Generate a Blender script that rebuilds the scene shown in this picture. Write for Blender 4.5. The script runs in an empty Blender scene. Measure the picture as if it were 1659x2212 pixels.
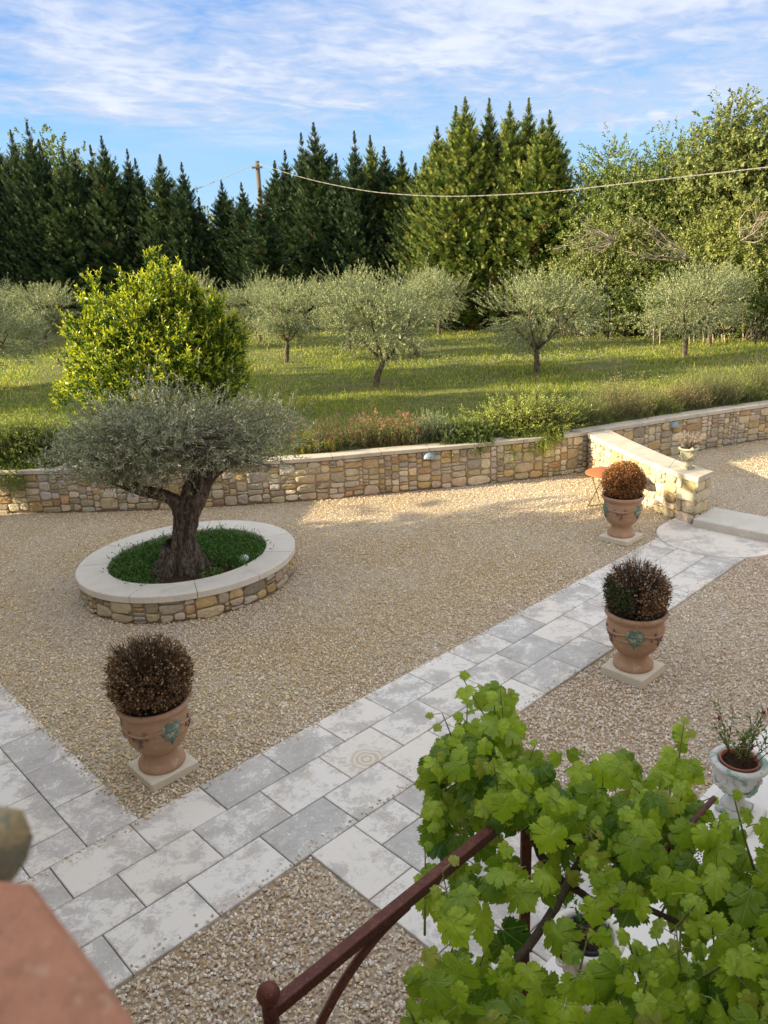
import bpy, math, numpy as np
from mathutils import Vector
C=bpy.context.scene.collection
R=np.random.default_rng(7)
rad=math.radians
A=lambda *a: np.array(a,float)
# ---------------------------------------------------------------- camera model (also used to turn measured picture points into places)
FP=1680.86; CX,CY=829.5,1106.; PI_=rad(17.9253); RO=rad(-2.499); H=4.6
_f=A(0,math.cos(PI_),-math.sin(PI_)); _r=A(1,0,0); _u=np.cross(_r,_f)
_R=math.cos(RO)*_r+math.sin(RO)*_u; _U=-math.sin(RO)*_r+math.cos(RO)*_u
CAM=A(0,0,H)
def ray(u,v): return _R*(u-CX)/FP-_U*(v-CY)/FP+_f
def G(u,v,z=0.): d=ray(u,v); return CAM+d*((z-H)/d[2])
def atY(u,v,Y): d=ray(u,v); return CAM+d*(Y/d[1])
PSI=rad(43.374); DA=A(math.cos(PSI),math.sin(PSI),0); DB=A(-math.sin(PSI),math.cos(PSI),0)
def dc(d,c,z=0.): return DA*d+DB*c+A(0,0,z)
def unit(v): v=np.asarray(v,float); return v/np.maximum(np.linalg.norm(v,axis=-1,keepdims=True),1e-9)
def rnd(n,a,b): return R.uniform(a,b,n)
def rdir(n): return unit(R.normal(size=(n,3)))
# ---------------------------------------------------------------- mesh buffer
class Buf:
    def __init__(s): s.V=[];s.C=[];s.F=[];s.n=0
    def add(s,V,faces,col=(1,1,1)):
        V=np.asarray(V,float).reshape(-1,3); c=np.asarray(col,float)
        if c.ndim==1: c=np.repeat(c[None],len(V),0)
        s.V.append(V); s.C.append(c)
        for f in (faces if isinstance(faces,list) and faces and isinstance(faces[0],np.ndarray) else [faces]):
            if isinstance(f,np.ndarray): s.F.append(f.astype(np.int64)+s.n)
            else:
                for q in f: s.F.append(np.asarray(q,np.int64)[None]+s.n)
        s.n+=len(V)
    def build(s,name,mat,parent=None,smooth=True,world=False):
        V=np.concatenate(s.V); Cc=np.concatenate(s.C)
        if parent is not None and world: V=V-np.array(parent.location)
        tot=np.concatenate([np.full(len(f),f.shape[1]) for f in s.F]); li=np.concatenate([f.ravel() for f in s.F])
        me=bpy.data.meshes.new(name); me.vertices.add(len(V)); me.vertices.foreach_set('co',V.ravel().astype(np.float32))
        me.loops.add(len(li)); me.loops.foreach_set('vertex_index',li.astype(np.int32))
        me.polygons.add(len(tot)); st=np.concatenate([[0],np.cumsum(tot)[:-1]])
        me.polygons.foreach_set('loop_start',st.astype(np.int32)); me.polygons.foreach_set('loop_total',tot.astype(np.int32))
        me.polygons.foreach_set('use_smooth',np.full(len(tot),smooth))
        at=me.color_attributes.new('Col','FLOAT_COLOR','POINT'); at.data.foreach_set('color',np.c_[Cc,np.ones(len(Cc))].ravel().astype(np.float32))
        me.update(calc_edges=True); me.validate()
        me.materials.append(mat); o=bpy.data.objects.new(name,me); C.objects.link(o)
        if parent is not None: o.parent=parent
        return o
def leaf(b,P,D,N,L,W,col,bend=.12):
    P=P.reshape(-1,3);D=D.reshape(-1,3);N=N.reshape(-1,3);n=len(P)
    L=np.broadcast_to(np.asarray(L,float).reshape(-1,1),(n,1));W=np.broadcast_to(np.asarray(W,float).reshape(-1,1),(n,1))
    S=unit(np.cross(D,N)); N=np.cross(S,D)
    V=np.stack([P,P+D*L*.5+S*W*.5+N*L*bend,P+D*L,P+D*L*.5-S*W*.5+N*L*bend],1).reshape(-1,3)
    i=np.arange(n)[:,None]*4
    F=i+np.array([[0,1,2,3]])
    b.add(V,F,np.repeat(np.broadcast_to(np.asarray(col,float),(n,3)),4,0))
def basis(D):
    D=unit(D); h=np.where(np.abs(D[...,2:3])<.9,A(0,0,1),A(1,0,0)); u=unit(np.cross(D,h)); return u,np.cross(D,u)
def shoots(b,Bs,Ds,ln,k,L,W,ang,colf,droop=0.,jit=.25,t0=.1,bend=.12):
    n=len(Bs);Ds=unit(Ds);t=t0+(1-t0)*(np.arange(k)+.7)/k
    ln=np.broadcast_to(np.asarray(ln,float),(n,))
    P=Bs[:,None]+Ds[:,None]*(ln[:,None]*t)[...,None]
    P=P+A(0,0,1)*((droop*ln)[:,None]*t**2)[...,None]
    T=unit(Ds[:,None]+A(0,0,1)*(2*droop*t)[None,:,None])
    u,v=basis(Ds); ph=2.4*np.arange(k)[None]+rnd((n,1),0,6.28)
    rd=np.cos(ph)[...,None]*u[:,None]+np.sin(ph)[...,None]*v[:,None]
    LD=unit(T*math.cos(ang)+rd*math.sin(ang)+jit*R.normal(size=(n,k,3)))
    N=unit(T*math.sin(ang)-rd*math.cos(ang)+.4*R.normal(size=(n,k,3)))
    m=n*k; P=P.reshape(-1,3)
    leaf(b,P,LD,N,L*rnd(m,.7,1.25),W*rnd(m,.75,1.2),colf(P,np.tile(t,n)),bend)
def twigs(b,P0,P1,r0,r1,col):
    n=len(P0);D=unit(P1-P0);u,v=basis(D);a=np.array([0,2.09,4.19])
    ring=(np.cos(a)[None,:,None]*u[:,None]+np.sin(a)[None,:,None]*v[:,None])
    r0=np.broadcast_to(np.asarray(r0,float).reshape(-1,1,1),(n,1,1));r1=np.broadcast_to(np.asarray(r1,float).reshape(-1,1,1),(n,1,1))
    V=np.concatenate([P0[:,None]+ring*r0,P1[:,None]+ring*r1],1).reshape(-1,3)
    F=(np.arange(n)[:,None,None]*6+np.array([[0,1,4,3],[1,2,5,4],[2,0,3,5]])[None]).reshape(-1,4)
    b.add(V,F,np.repeat(np.broadcast_to(np.asarray(col,float),(n,3)),6,0))
def spline(P,n):
    P=np.asarray(P,float);m=len(P);Q=np.vstack([2*P[0]-P[1],P,2*P[-1]-P[-2]]);out=[]
    for t in np.linspace(0,m-1-1e-6,n):
        i=int(t);f=t-i;a,b_,c,d=Q[i:i+4]
        out.append(.5*((2*b_)+(c-a)*f+(2*a-5*b_+4*c-d)*f*f+(3*b_-a-3*c+d)*f**3))
    return np.array(out)
def tube(b,P,r,k=8,col=(1,1,1),rough=0.,cap=True):
    P=np.asarray(P,float);n=len(P);r=np.broadcast_to(np.asarray(r,float),(n,))
    T=unit(np.gradient(P,axis=0));u,_=basis(T[0]);U=[]
    for i in range(n):
        u=unit(u-T[i]*(u@T[i]));U.append(u)
    U=np.array(U);W=np.cross(T,U);a=np.arange(k)*2*math.pi/k
    rr=r[:,None]*(1+rough*R.normal(size=(n,k)))
    V=P[:,None]+(np.cos(a)[None,:,None]*U[:,None]+np.sin(a)[None,:,None]*W[:,None])*rr[...,None]
    i=np.arange(n-1)[:,None]*k;j=np.arange(k)[None];j2=(j+1)%k
    F=np.stack([i+j,i+j2,i+k+j2,i+k+j],-1).reshape(-1,4)
    fs=[F]
    if cap: fs+=[np.arange(k)[::-1][None],((n-1)*k+np.arange(k))[None]]
    b.add(V.reshape(-1,3),fs,col)
def lathe(b,prof,k=40,col=(1,1,1),o=(0,0,0)):
    pr=np.asarray(prof,float);a=np.arange(k)*2*math.pi/k;n=len(pr)
    V=np.stack([pr[:,0,None]*np.cos(a),pr[:,0,None]*np.sin(a),np.repeat(pr[:,1,None],k,1)],-1)+np.array(o)
    i=np.arange(n-1)[:,None]*k;j=np.arange(k)[None];j2=(j+1)%k
    b.add(V.reshape(-1,3),np.stack([i+j,i+j2,i+k+j2,i+k+j],-1).reshape(-1,4),col)
def box(b,c,ax,ay,az,col=(1,1,1),bev=.0):
    """box centred c with half-axis vectors; bev: chamfer width"""
    c=A(*c);ax=A(*ax);ay=A(*ay);az=A(*az)
    if bev<=0:
        V=[c+sx*ax+sy*ay+sz*az for sz in(-1,1) for sy in(-1,1) for sx in(-1,1)]
        b.add(V,np.array([[0,2,3,1],[4,5,7,6],[0,1,5,4],[2,6,7,3],[0,4,6,2],[1,3,7,5]]),col);return
    lx,ly,lz=[np.linalg.norm(q) for q in(ax,ay,az)]
    def ringv(s,z): 
        fx=1-s/lx;fy=1-s/ly;q=bev
        out=[]
        for sx,sy in((-1,-1),(1,-1),(1,1),(-1,1)):
            p1=(sx*fx,sy*(fy-q/ly));p2=(sx*(fx-q/lx),sy*fy)
            for p in((p1,p2) if sx*sy<0 else (p2,p1)): out.append(c+p[0]*ax+p[1]*ay+z*az)
        # order counter-clockwise
        an=[math.atan2((v-c)@ay/ly**2,(v-c)@ax/lx**2) for v in out]
        return [out[i] for i in np.argsort(an)]
    zs=[(bev,-1),(0,-1+bev/lz),(0,1-bev/lz),(bev,1)]
    V=np.concatenate([ringv(s,z) for s,z in zs]);k=8
    i=np.arange(3)[:,None]*k;j=np.arange(k)[None];j2=(j+1)%k
    b.add(V,[np.stack([i+j,i+j2,i+k+j2,i+k+j],-1).reshape(-1,4),np.arange(k)[::-1][None],(3*k+np.arange(k))[None]],col)
def bar(b,p,q,w,h,col=(1,1,1),bev=.004,up=(0,0,1)):
    p=A(*p);q=A(*q);d=unit(q-p);s=unit(np.cross(d,A(*up)));t=np.cross(s,d)
    box(b,(p+q)/2,d*np.linalg.norm(q-p)/2,s*w/2,t*h/2,col,bev)
# ---------------------------------------------------------------- naming
def thing(name,label,cat,loc=(0,0,0),group=None):
    o=bpy.data.objects.new(name,None);C.objects.link(o);o.location=tuple(loc);o.empty_display_size=.2
    return tag(o,label,cat,group)
def tag(o,label,cat,group=None):
    o['label']=label;o['category']=cat
    if group:o['group']=group
    return o
def kind(o,k): o['kind']=k;return o
def dup(root,loc,rz=0,sc=(1,1,1),label=None,cat=None,group=None):
    r=root.copy();C.objects.link(r);r.location=tuple(loc);r.rotation_euler=(0,0,rz);r.scale=sc
    if label:r['label']=label
    if group:r['group']=group
    for ch in list(root.children):
        c=ch.copy();C.objects.link(c);c.parent=r
        for g in ch.children:
            d=g.copy();C.objects.link(d);d.parent=c
    return r
# ---------------------------------------------------------------- node helper
class NT:
    def __init__(s,nt): s.t=nt
    def __call__(s,ty,ins={},**pr):
        n=s.t.nodes.new('ShaderNode'+ty)
        for k,v in pr.items(): setattr(n,k,v)
        for k,v in ins.items():
            sk=n.inputs[k]
            if isinstance(v,bpy.types.NodeSocket): s.t.links.new(v,sk)
            elif isinstance(v,bpy.types.Node): s.t.links.new(v.outputs[0],sk)
            else:
                if sk.type=='RGBA' and len(v)==3: v=(*v,1)
                sk.default_value=v
        return n
    def mix(s,f,a,b,mode='MIX'):
        n=s.t.nodes.new('ShaderNodeMix');n.data_type='RGBA';n.blend_type=mode;n.clamp_factor=True
        for k,v in((0,f),(6,a),(7,b)):
            sk=n.inputs[k]
            if isinstance(v,bpy.types.NodeSocket): s.t.links.new(v,sk)
            elif isinstance(v,bpy.types.Node): s.t.links.new(v.outputs[0],sk)
            else: sk.default_value=(*v,1) if k>0 and len(v)==3 else v
        return n.outputs[2]
    def m(s,op,a,b=0.,c=0.,clamp=False):
        n=s.t.nodes.new('ShaderNodeMath');n.operation=op;n.use_clamp=clamp
        for i,v in enumerate((a,b,c)):
            if isinstance(v,bpy.types.NodeSocket): s.t.links.new(v,n.inputs[i])
            else: n.inputs[i].default_value=v
        return n.outputs[0]
    def ramp(s,f,a,b): # smoothstep a..b -> 0..1
        n=s.t.nodes.new('ShaderNodeMapRange');n.interpolation_type='SMOOTHSTEP'
        s.t.links.new(f,n.inputs[0]);n.inputs[1].default_value=a;n.inputs[2].default_value=b
        return n.outputs[0]
    def noise(s,scale,detail=4,rough=.55,vec=None,dist=0.):
        n=s('TexNoise',{'Scale':scale,'Detail':detail,'Roughness':rough,'Distortion':dist})
        if vec is not None: s.t.links.new(vec,n.inputs['Vector'])
        return n.outputs[0]
def newmat(name):
    m=bpy.data.materials.new(name);m.use_nodes=True;m.node_tree.nodes.clear();return m,NT(m.node_tree)
def finish(n,sh): n.t.links.new(sh.outputs[0],n('OutputMaterial').inputs[0])
def col_attr(n): return n('VertexColor',layer_name='Col').outputs[0]
def pos(n): return n('TexCoord').outputs['Object']
def wpos(n): return n('NewGeometry').outputs['Position']
def leafmat(name,trans=.35,rough=.5,tint=(1.15,1.25,.6),spec=.35):
    m,n=newmat(name);c=col_attr(n)
    p=n('BsdfPrincipled',{'Base Color':c,'Roughness':rough,'Specular IOR Level':spec})
    tr=n('BsdfTranslucent',{'Color':n.mix(1.,c,tint,'MULTIPLY')})
    finish(n,n('MixShader',{0:trans,1:p,2:tr}));return m
def plain(name,col=None,rough=.7,nscale=6.,namt=.25,bump=.3,bscale=40.,metal=0.,spec=.4,dist=.01,extra=None):
    """surface with colour mottling and a fine bump; col None takes the colour stored on the mesh"""
    m,n=newmat(name);P=pos(n)
    base=col_attr(n) if col is None else n('RGB').outputs[0]
    if col is not None: base.default_value=(*col,1)
    f=n.noise(nscale,6,.6,P); f2=n.noise(nscale*7,4,.6,P)
    g=n.m('MULTIPLY_ADD',f,2*namt,1-namt); g=n.m('MULTIPLY',g,n.m('MULTIPLY_ADD',f2,namt,1-namt/2))
    c=n.mix(1.,base,n('CombineColor',{0:g,1:g,2:g}).outputs[0],'MULTIPLY')
    if extra: c=extra(n,P,c)
    bm=n('Bump',{'Strength':bump,'Distance':dist,'Height':n.noise(bscale,5,.65,P)})
    finish(n,n('BsdfPrincipled',{'Base Color':c,'Roughness':rough,'Metallic':metal,'Specular IOR Level':spec,'Normal':bm.outputs[0]}));return m
# ---------------------------------------------------------------- camera, world, sun
cd=bpy.data.cameras.new('camera');cam=bpy.data.objects.new('camera',cd);C.objects.link(cam);bpy.context.scene.camera=cam
cd.sensor_fit='VERTICAL';cd.sensor_height=24.;cd.sensor_width=18.;cd.lens=FP/2212*24
cd.clip_start=.02;cd.clip_end=3000
cd.dof.use_dof=True;cd.dof.focus_distance=7.5;cd.dof.aperture_fstop=6.5
from mathutils import Matrix
Mx=Matrix.Identity(4)
for i in range(3): Mx[i][0]=_R[i];Mx[i][1]=_U[i];Mx[i][2]=-_f[i];Mx[i][3]=CAM[i]
cam.matrix_world=Mx
SUN_AZ=rad(7.);SUN_EL=rad(18.)
sd=bpy.data.lights.new('sun','SUN');so=bpy.data.objects.new('sun',sd);C.objects.link(so)
sd.energy=5.;sd.angle=rad(.55);sd.color=(1.,.82,.54)
tv=Vector((math.cos(SUN_EL)*math.cos(SUN_AZ),math.cos(SUN_EL)*math.sin(SUN_AZ),-math.sin(SUN_EL)))
so.rotation_euler=tv.to_track_quat('-Z','Y').to_euler();so.location=(-30,0,20)
CSEED=8.1
def world():
    w=bpy.data.worlds.new('World');bpy.context.scene.world=w;w.use_nodes=True;w.node_tree.nodes.clear();n=NT(w.node_tree)
    sky=n('TexSky',sky_type='NISHITA');sky.sun_disc=False;sky.sun_elevation=SUN_EL;sky.sun_rotation=rad(263.)
    sky.air_density=1.;sky.dust_density=.25;sky.ozone_density=2.2
    d=n('TexCoord').outputs['Generated'];s=n('SeparateXYZ',{0:d});x,y,z=s.outputs
    zz=n.m('ADD',n.m('MAXIMUM',z,0.),.05)
    px=n.m('DIVIDE',x,zz);py=n.m('DIVIDE',y,zz)
    # broken altocumulus deck seen in perspective
    v=n('CombineXYZ',{0:n.m('MULTIPLY_ADD',py,.25,n.m('MULTIPLY',px,.75)),1:n.m('MULTIPLY_ADD',px,-.42,n.m('MULTIPLY',py,.85)),2:CSEED}).outputs[0]
    big=n.noise(.9,3,.5,v,.4);fine=n.noise(3.4,5,.6,v,.8);rip=n.noise(9.5,3,.55,v,.5)
    f=n.m('ADD',n.m('ADD',n.m('MULTIPLY',big,.75),n.m('MULTIPLY',fine,.55)),n.m('MULTIPLY',rip,.26))
    f=n.m('ADD',f,n.m('MULTIPLY',n.ramp(z,.15,.30),.10))
    f=n.m('ADD',f,n.m('MULTIPLY',n.ramp(n.m('DIVIDE',x,n.m('MAXIMUM',y,.01)),-.45,.3),.05))
    low=n.ramp(z,.128,.165)
    mask=n.m('MULTIPLY',n.ramp(f,.60,.92),low)
    thin=n.m('MULTIPLY',n.ramp(n.m('ADD',big,n.m('MULTIPLY',n.ramp(n.m('DIVIDE',x,n.m('MAXIMUM',y,.01)),-.1,.3),.14)),.42,.62),n.m('MULTIPLY',n.ramp(z,.09,.16),.55))
    az=n.m('DIVIDE',x,n.m('MAXIMUM',y,.01))
    pv=n('CombineXYZ',{0:az,1:n.m('MULTIPLY',z,2.2),2:9.}).outputs[0]
    puff=n.m('MULTIPLY',n.ramp(n.noise(8.,5,.6,pv,.2),.47,.62),n.m('MULTIPLY',n.ramp(z,.10,.135),n.m('SUBTRACT',1.,n.ramp(z,.15,.185))))
    puff=n.m('MULTIPLY',puff,n.m('MULTIPLY',n.ramp(az,.14,.25),n.m('SUBTRACT',1.,n.ramp(az,.42,.58))))
    mask=n.m('MAXIMUM',n.m('MAXIMUM',n.m('MULTIPLY',mask,.95),thin),n.m('MULTIPLY',puff,.95))
    cc=n.mix(n.ramp(f,.80,1.05),(2.1,2.45,3.2),(2.95,3.15,3.6))
    blue=n.mix(n.ramp(z,.02,.125),(1.5,2.3,3.2),(1.05,2.05,3.2));blue=n.mix(n.ramp(z,.12,.26),blue,(.58,1.36,3.0))
    base=n.mix(.85,sky.outputs[0],blue)
    k=n.mix(mask,base,cc)
    # unseen bright cloud, added overhead and behind the house to fill the shade
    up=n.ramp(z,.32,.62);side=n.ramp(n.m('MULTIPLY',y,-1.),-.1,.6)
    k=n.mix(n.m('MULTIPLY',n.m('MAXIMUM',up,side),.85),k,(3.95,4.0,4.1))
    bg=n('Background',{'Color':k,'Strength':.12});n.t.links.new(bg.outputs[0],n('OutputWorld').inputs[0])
world()
sc=bpy.context.scene;sc.view_settings.view_transform='Standard';sc.view_settings.look='None';sc.view_settings.gamma=1;sc.view_settings.exposure=1.32
sc.cycles.max_bounces=7;sc.cycles.diffuse_bounces=4;sc.cycles.transmission_bounces=4;sc.cycles.transparent_max_bounces=6
sc.cycles.use_denoising=True;sc.cycles.caustics_reflective=False;sc.cycles.caustics_refractive=False
# ---------------------------------------------------------------- materials
def gravel_ground():
    m,n=newmat('gravel ground');P=wpos(n)
    vo=n('TexVoronoi',{'Vector':P,'Scale':48.,'Randomness':1.});
    r=n('SeparateColor',{0:vo.outputs['Color']})
    zone=n.ramp(n.noise(.35,3,.5,P),.4,.62)
    a=n.mix(r.outputs[0],(.30,.225,.14),(.44,.34,.22)); a=n.mix(n.ramp(r.outputs[1],.75,.95),a,(.66,.6,.52)); a=n.mix(n.ramp(r.outputs[2],.85,.97),a,(.36,.24,.17))
    a=n.mix(n.m('MULTIPLY',zone,.5),a,(.50,.45,.38))
    bm=n('Bump',{'Strength':.9,'Distance':.012,'Height':vo.outputs['Distance']},invert=True)
    finish(n,n('BsdfPrincipled',{'Base Color':a,'Roughness':.9,'Specular IOR Level':.2,'Normal':bm.outputs[0]}));return m
def paver_mat():
    m,n=newmat('limestone paving');P=wpos(n);c=n('VertexColor',layer_name='Col').outputs[0];s=n('SeparateColor',{0:c})
    off=n('CombineXYZ',{0:n.m('MULTIPLY',s.outputs[0],37.),1:n.m('MULTIPLY',s.outputs[1],53.),2:n.m('MULTIPLY',s.outputs[0],11.)}).outputs[0]
    Q=n('VectorMath',{0:P,1:off},operation='ADD').outputs[0]
    big=n.noise(2.6,3,.5,Q,.6);mid=n.noise(13.,8,.72,Q,.6);fine=n.noise(55.,6,.75,Q)
    lime=n.mix(s.outputs[1],(.73,.715,.685),(.72,.67,.605)); lime=n.mix(n.ramp(big,.52,.60),lime,(.69,.62,.55)); lime=n.mix(n.ramp(fine,.55,.75),lime,(.76,.755,.74))
    t=n.m('ADD',n.m('ADD',n.m('MULTIPLY',big,.5),n.m('MULTIPLY',mid,.65)),n.m('MULTIPLY',fine,.30))
    amt=n.m('MULTIPLY_ADD',n.m('POWER',s.outputs[0],1.6),-.13,.765)
    lich=n.m('SUBTRACT',t,amt); grey=n.mix(n.ramp(mid,.35,.7),(.29,.29,.29),(.50,.49,.475))
    k=n.mix(n.m('MULTIPLY',n.ramp(lich,-.065,.065),.78),lime,grey)
    # a slab sawn across a nodule shows rings
    dist=n('VectorMath',{0:P,1:tuple(G(793,1640))},operation='DISTANCE').outputs['Value']
    dd=n.m('ADD',dist,n.m('MULTIPLY',n.noise(7.,3,.5,P),.10))
    ring=n.m('SINE',n.m('MULTIPLY',dd,115.));ringm=n.m('MULTIPLY',n.m('SUBTRACT',1.,n.ramp(dd,.17,.26)),s.outputs[2])
    k=n.mix(ringm,k,n.mix(n.ramp(ring,-.6,.6),(.55,.46,.35),(.66,.62,.57)))
    bm=n('Bump',{'Strength':.25,'Distance':.006,'Height':n.m('ADD',mid,n.m('MULTIPLY',fine,.4))})
    finish(n,n('BsdfPrincipled',{'Base Color':k,'Roughness':.75,'Specular IOR Level':.3,'Normal':bm.outputs[0]}));return m
def lawn_mat():
    m,n=newmat('lawn');P=wpos(n);a=n.noise(.5,4,.6,P);b=n.noise(5.,5,.7,P);c=n.noise(40.,4,.7,P)
    k=n.mix(n.ramp(b,.3,.7),(.09,.115,.035),(.19,.20,.07));k=n.mix(n.m('MULTIPLY',n.ramp(a,.5,.68),.6),k,(.27,.22,.12));k=n.mix(n.m('MULTIPLY',n.ramp(c,.55,.75),.5),k,(.18,.2,.07))
    bm=n('Bump',{'Strength':1.,'Distance':.05,'Height':c})
    finish(n,n('BsdfPrincipled',{'Base Color':k,'Roughness':.9,'Specular IOR Level':.15,'Normal':bm.outputs[0]}));return m
def terra(n,P,c):
    lim=n.ramp(n.noise(9.,6,.7,P,.5),.52,.68); c=n.mix(n.m('MULTIPLY',lim,.6),c,(.50,.40,.30))
    sp=n.ramp(n.noise(45.,3,.6,P),.66,.72); c=n.mix(n.m('MULTIPLY',sp,.7),c,(.66,.58,.48))
    dk=n.ramp(n.noise(4.,5,.6,P,.8),.62,.74); return n.mix(n.m('MULTIPLY',dk,.55),c,(.20,.13,.10))
def glaze(n,P,c):
    return n.mix(n.ramp(n.noise(30.,5,.7,P),.45,.62),c,(.42,.40,.30))
def verdi(n,P,c):
    g=n.m('MULTIPLY',n.ramp(n.noise(7.,5,.65,P,.6),.50,.62),.75); c=n.mix(g,c,(.12,.30,.22));return n.mix(n.m('MULTIPLY',n.ramp(n.noise(16.,5,.7,P),.6,.7),.6),c,(.22,.20,.17))
def rust(n,P,c):
    c=n.mix(n.m('MULTIPLY',n.ramp(n.noise(24.,6,.7,P,.6),.48,.62),.7),c,(.17,.055,.03));return n.mix(n.m('MULTIPLY',n.ramp(n.noise(110.,4,.7,P),.58,.68),.8),c,(.34,.13,.06))
M_ground=gravel_ground();M_pave=paver_mat();M_lawn=lawn_mat()
M_peb=plain('pebbles',None,.85,30.,.1,0.,50.,spec=.25)
M_stone=plain('rubble stone',None,.85,7.,.36,.9,24.,spec=.2,dist=.03)
M_mortar=plain('mortar',(.40,.34,.26),.95,9.,.25,.6,60.,spec=.1)
M_bed=plain('dark joint sand',(.10,.09,.08),.95,20.,.3,.4,80.,spec=.1)
def stain(n,P,c):
    c=n.mix(n.m('MULTIPLY',n.ramp(n.noise(2.2,6,.65,P,.8),.50,.66),.5),c,(.30,.28,.24));return n.mix(n.m('MULTIPLY',n.ramp(n.noise(26.,5,.7,P),.60,.70),.5),c,(.12,.115,.11))
M_cope=plain('limestone coping',(.52,.475,.39),.8,3.,.22,.25,70.,spec=.3,dist=.004,extra=stain)
M_rim=plain('white limestone rim',(.68,.645,.58),.8,3.,.18,.25,70.,spec=.3,dist=.004,extra=lambda n,P,c:n.mix(n.m('MULTIPLY',n.ramp(n.noise(2.,6,.65,P,.8),.52,.70),.30),c,(.42,.39,.34)))
M_step=plain('limestone step',(.58,.55,.50),.8,3.,.22,.3,60.,spec=.3,dist=.004)
M_white=plain('pale terrace stone',(.80,.79,.77),.75,2.5,.1,.2,60.,spec=.3,dist=.004)
M_soil=plain('soil',(.075,.05,.035),.95,14.,.4,1.,40.,spec=.1,dist=.04)
M_terra=plain('weathered terracotta',(.42,.265,.17),.8,4.,.2,.35,60.,spec=.3,dist=.005,extra=terra)
M_glaze=plain('green glaze',(.075,.16,.13),.5,14.,.4,.6,50.,spec=.5,dist=.01,extra=glaze)
M_garl=plain('blackened relief',(.22,.15,.12),.7,18.,.5,.6,50.,spec=.3,dist=.01)
M_plinth=plain('cast stone plinth',(.66,.61,.50),.85,5.,.14,.3,70.,spec=.25,dist=.004)
M_urn=plain('grey cast stone',(.62,.62,.60),.75,6.,.15,.3,60.,spec=.3,dist=.004,extra=verdi)
def moss(n,P,c):
    return n.mix(n.m('MULTIPLY',n.ramp(n.noise(12.,5,.65,P,.5),.45,.6),.7),c,(.22,.25,.14))
M_moss=plain('mossy cast stone',(.50,.47,.37),.8,8.,.2,.4,60.,spec=.2,dist=.004,extra=moss)
M_urnc=plain('cream cast stone',(.72,.70,.63),.75,6.,.12,.3,60.,spec=.3,dist=.004)
M_pot=plain('clay pot',(.36,.13,.08),.7,8.,.15,.1)
M_potd=plain('dark plastic pot',(.03,.035,.06),.45,8.,.1,.05)
M_iron=plain('rusted iron',(.095,.03,.022),.6,9.,.3,.35,80.,metal=.25,spec=.4,dist=.003,extra=rust)
M_table=plain('rust orange sheet',(.42,.135,.045),.65,5.,.22,.1,60.,metal=.1)
M_leg=plain('green painted leg',(.16,.15,.06),.5,9.,.2,.1)
M_lamp=plain('blue grey metal',(.25,.31,.35),.4,9.,.08,.05,metal=.2)
M_black=plain('black metal',(.015,.015,.015),.5,9.,.1,.1)
M_bamboo=plain('cane',(.42,.35,.22),.7,9.,.2,.1)
M_pole=plain('weathered pole',(.15,.13,.11),.85,6.,.25,.4)
M_cable=plain('grey cable',(.24,.235,.22),.7,9.,.1,.1)
def ledge_x(n,P,c):
    c=n.mix(n.m('MULTIPLY',n.ramp(n.noise(38.,4,.6,P,.5),.52,.66),.5),c,(.25,.125,.075));c=n.mix(n.m('MULTIPLY',n.ramp(n.noise(140.,3,.6,P),.62,.7),.6),c,(.20,.10,.07));return n.mix(n.m('MULTIPLY',n.ramp(n.noise(90.,4,.6,P),.60,.7),.45),c,(.52,.36,.26))
M_brick=plain('terracotta ledge',(.40,.20,.125),.85,60.,.3,.8,200.,spec=.2,dist=.003,extra=ledge_x)
M_rock=plain('lichened stone',(.33,.27,.15),.9,70.,.5,.8,160.,spec=.2,dist=.004,extra=lambda n,P,c:n.mix(n.ramp(n.noise(45.,4,.6,P,.5),.46,.58),c,(.20,.20,.14)))
M_wall=plain('rendered wall',(.50,.42,.32),.9,3.,.12,.3,40.)
M_tile=plain('roof tiles',(.40,.20,.12),.85,3.,.2,.5,20.)
M_bark=plain('bark',None,.95,9.,.4,1.,26.,spec=.1,dist=.03)
def obark():
    m,n=newmat('old olive bark');P=pos(n);st=n('VectorMath',{0:P,1:(1.,1.,.22)},operation='MULTIPLY').outputs[0]
    f=n.noise(26.,7,.68,st,1.2);g_=n.noise(7.,4,.6,P,.8);c=col_attr(n)
    k=n.mix(n.ramp(f,.36,.62),n.mix(1.,c,(.35,.33,.32),'MULTIPLY'),n.mix(1.,c,(1.9,1.85,1.8),'MULTIPLY'));k=n.mix(n.m('MULTIPLY',n.ramp(g_,.55,.68),.45),k,(.34,.31,.27))
    bm=n('Bump',{'Strength':1.,'Distance':.06,'Height':f});finish(n,n('BsdfPrincipled',{'Base Color':k,'Roughness':.95,'Specular IOR Level':.1,'Normal':bm.outputs[0]}));return m
M_obark=obark()
L_olive=leafmat('olive leaves',.22,.45,(1.1,1.15,.75))
L_cyp=leafmat('cypress foliage',.22,.6,(1.15,1.15,.6))
L_dec=leafmat('broad leaves',.30,.5,(1.1,1.15,.7))
L_laur=leafmat('laurel leaves',.36,.38,(1.25,1.3,.5),.45)
L_shr=leafmat('shrub leaves',.32,.5)
L_dry=leafmat('dry leaves',.22,.6,(1.1,1.,.7),.25)
L_grass=leafmat('grass blades',.52,.55,(1.2,1.25,.55),.2)
L_flow=leafmat('petals',.3,.6,(1.1,.8,.8),.2)
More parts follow.
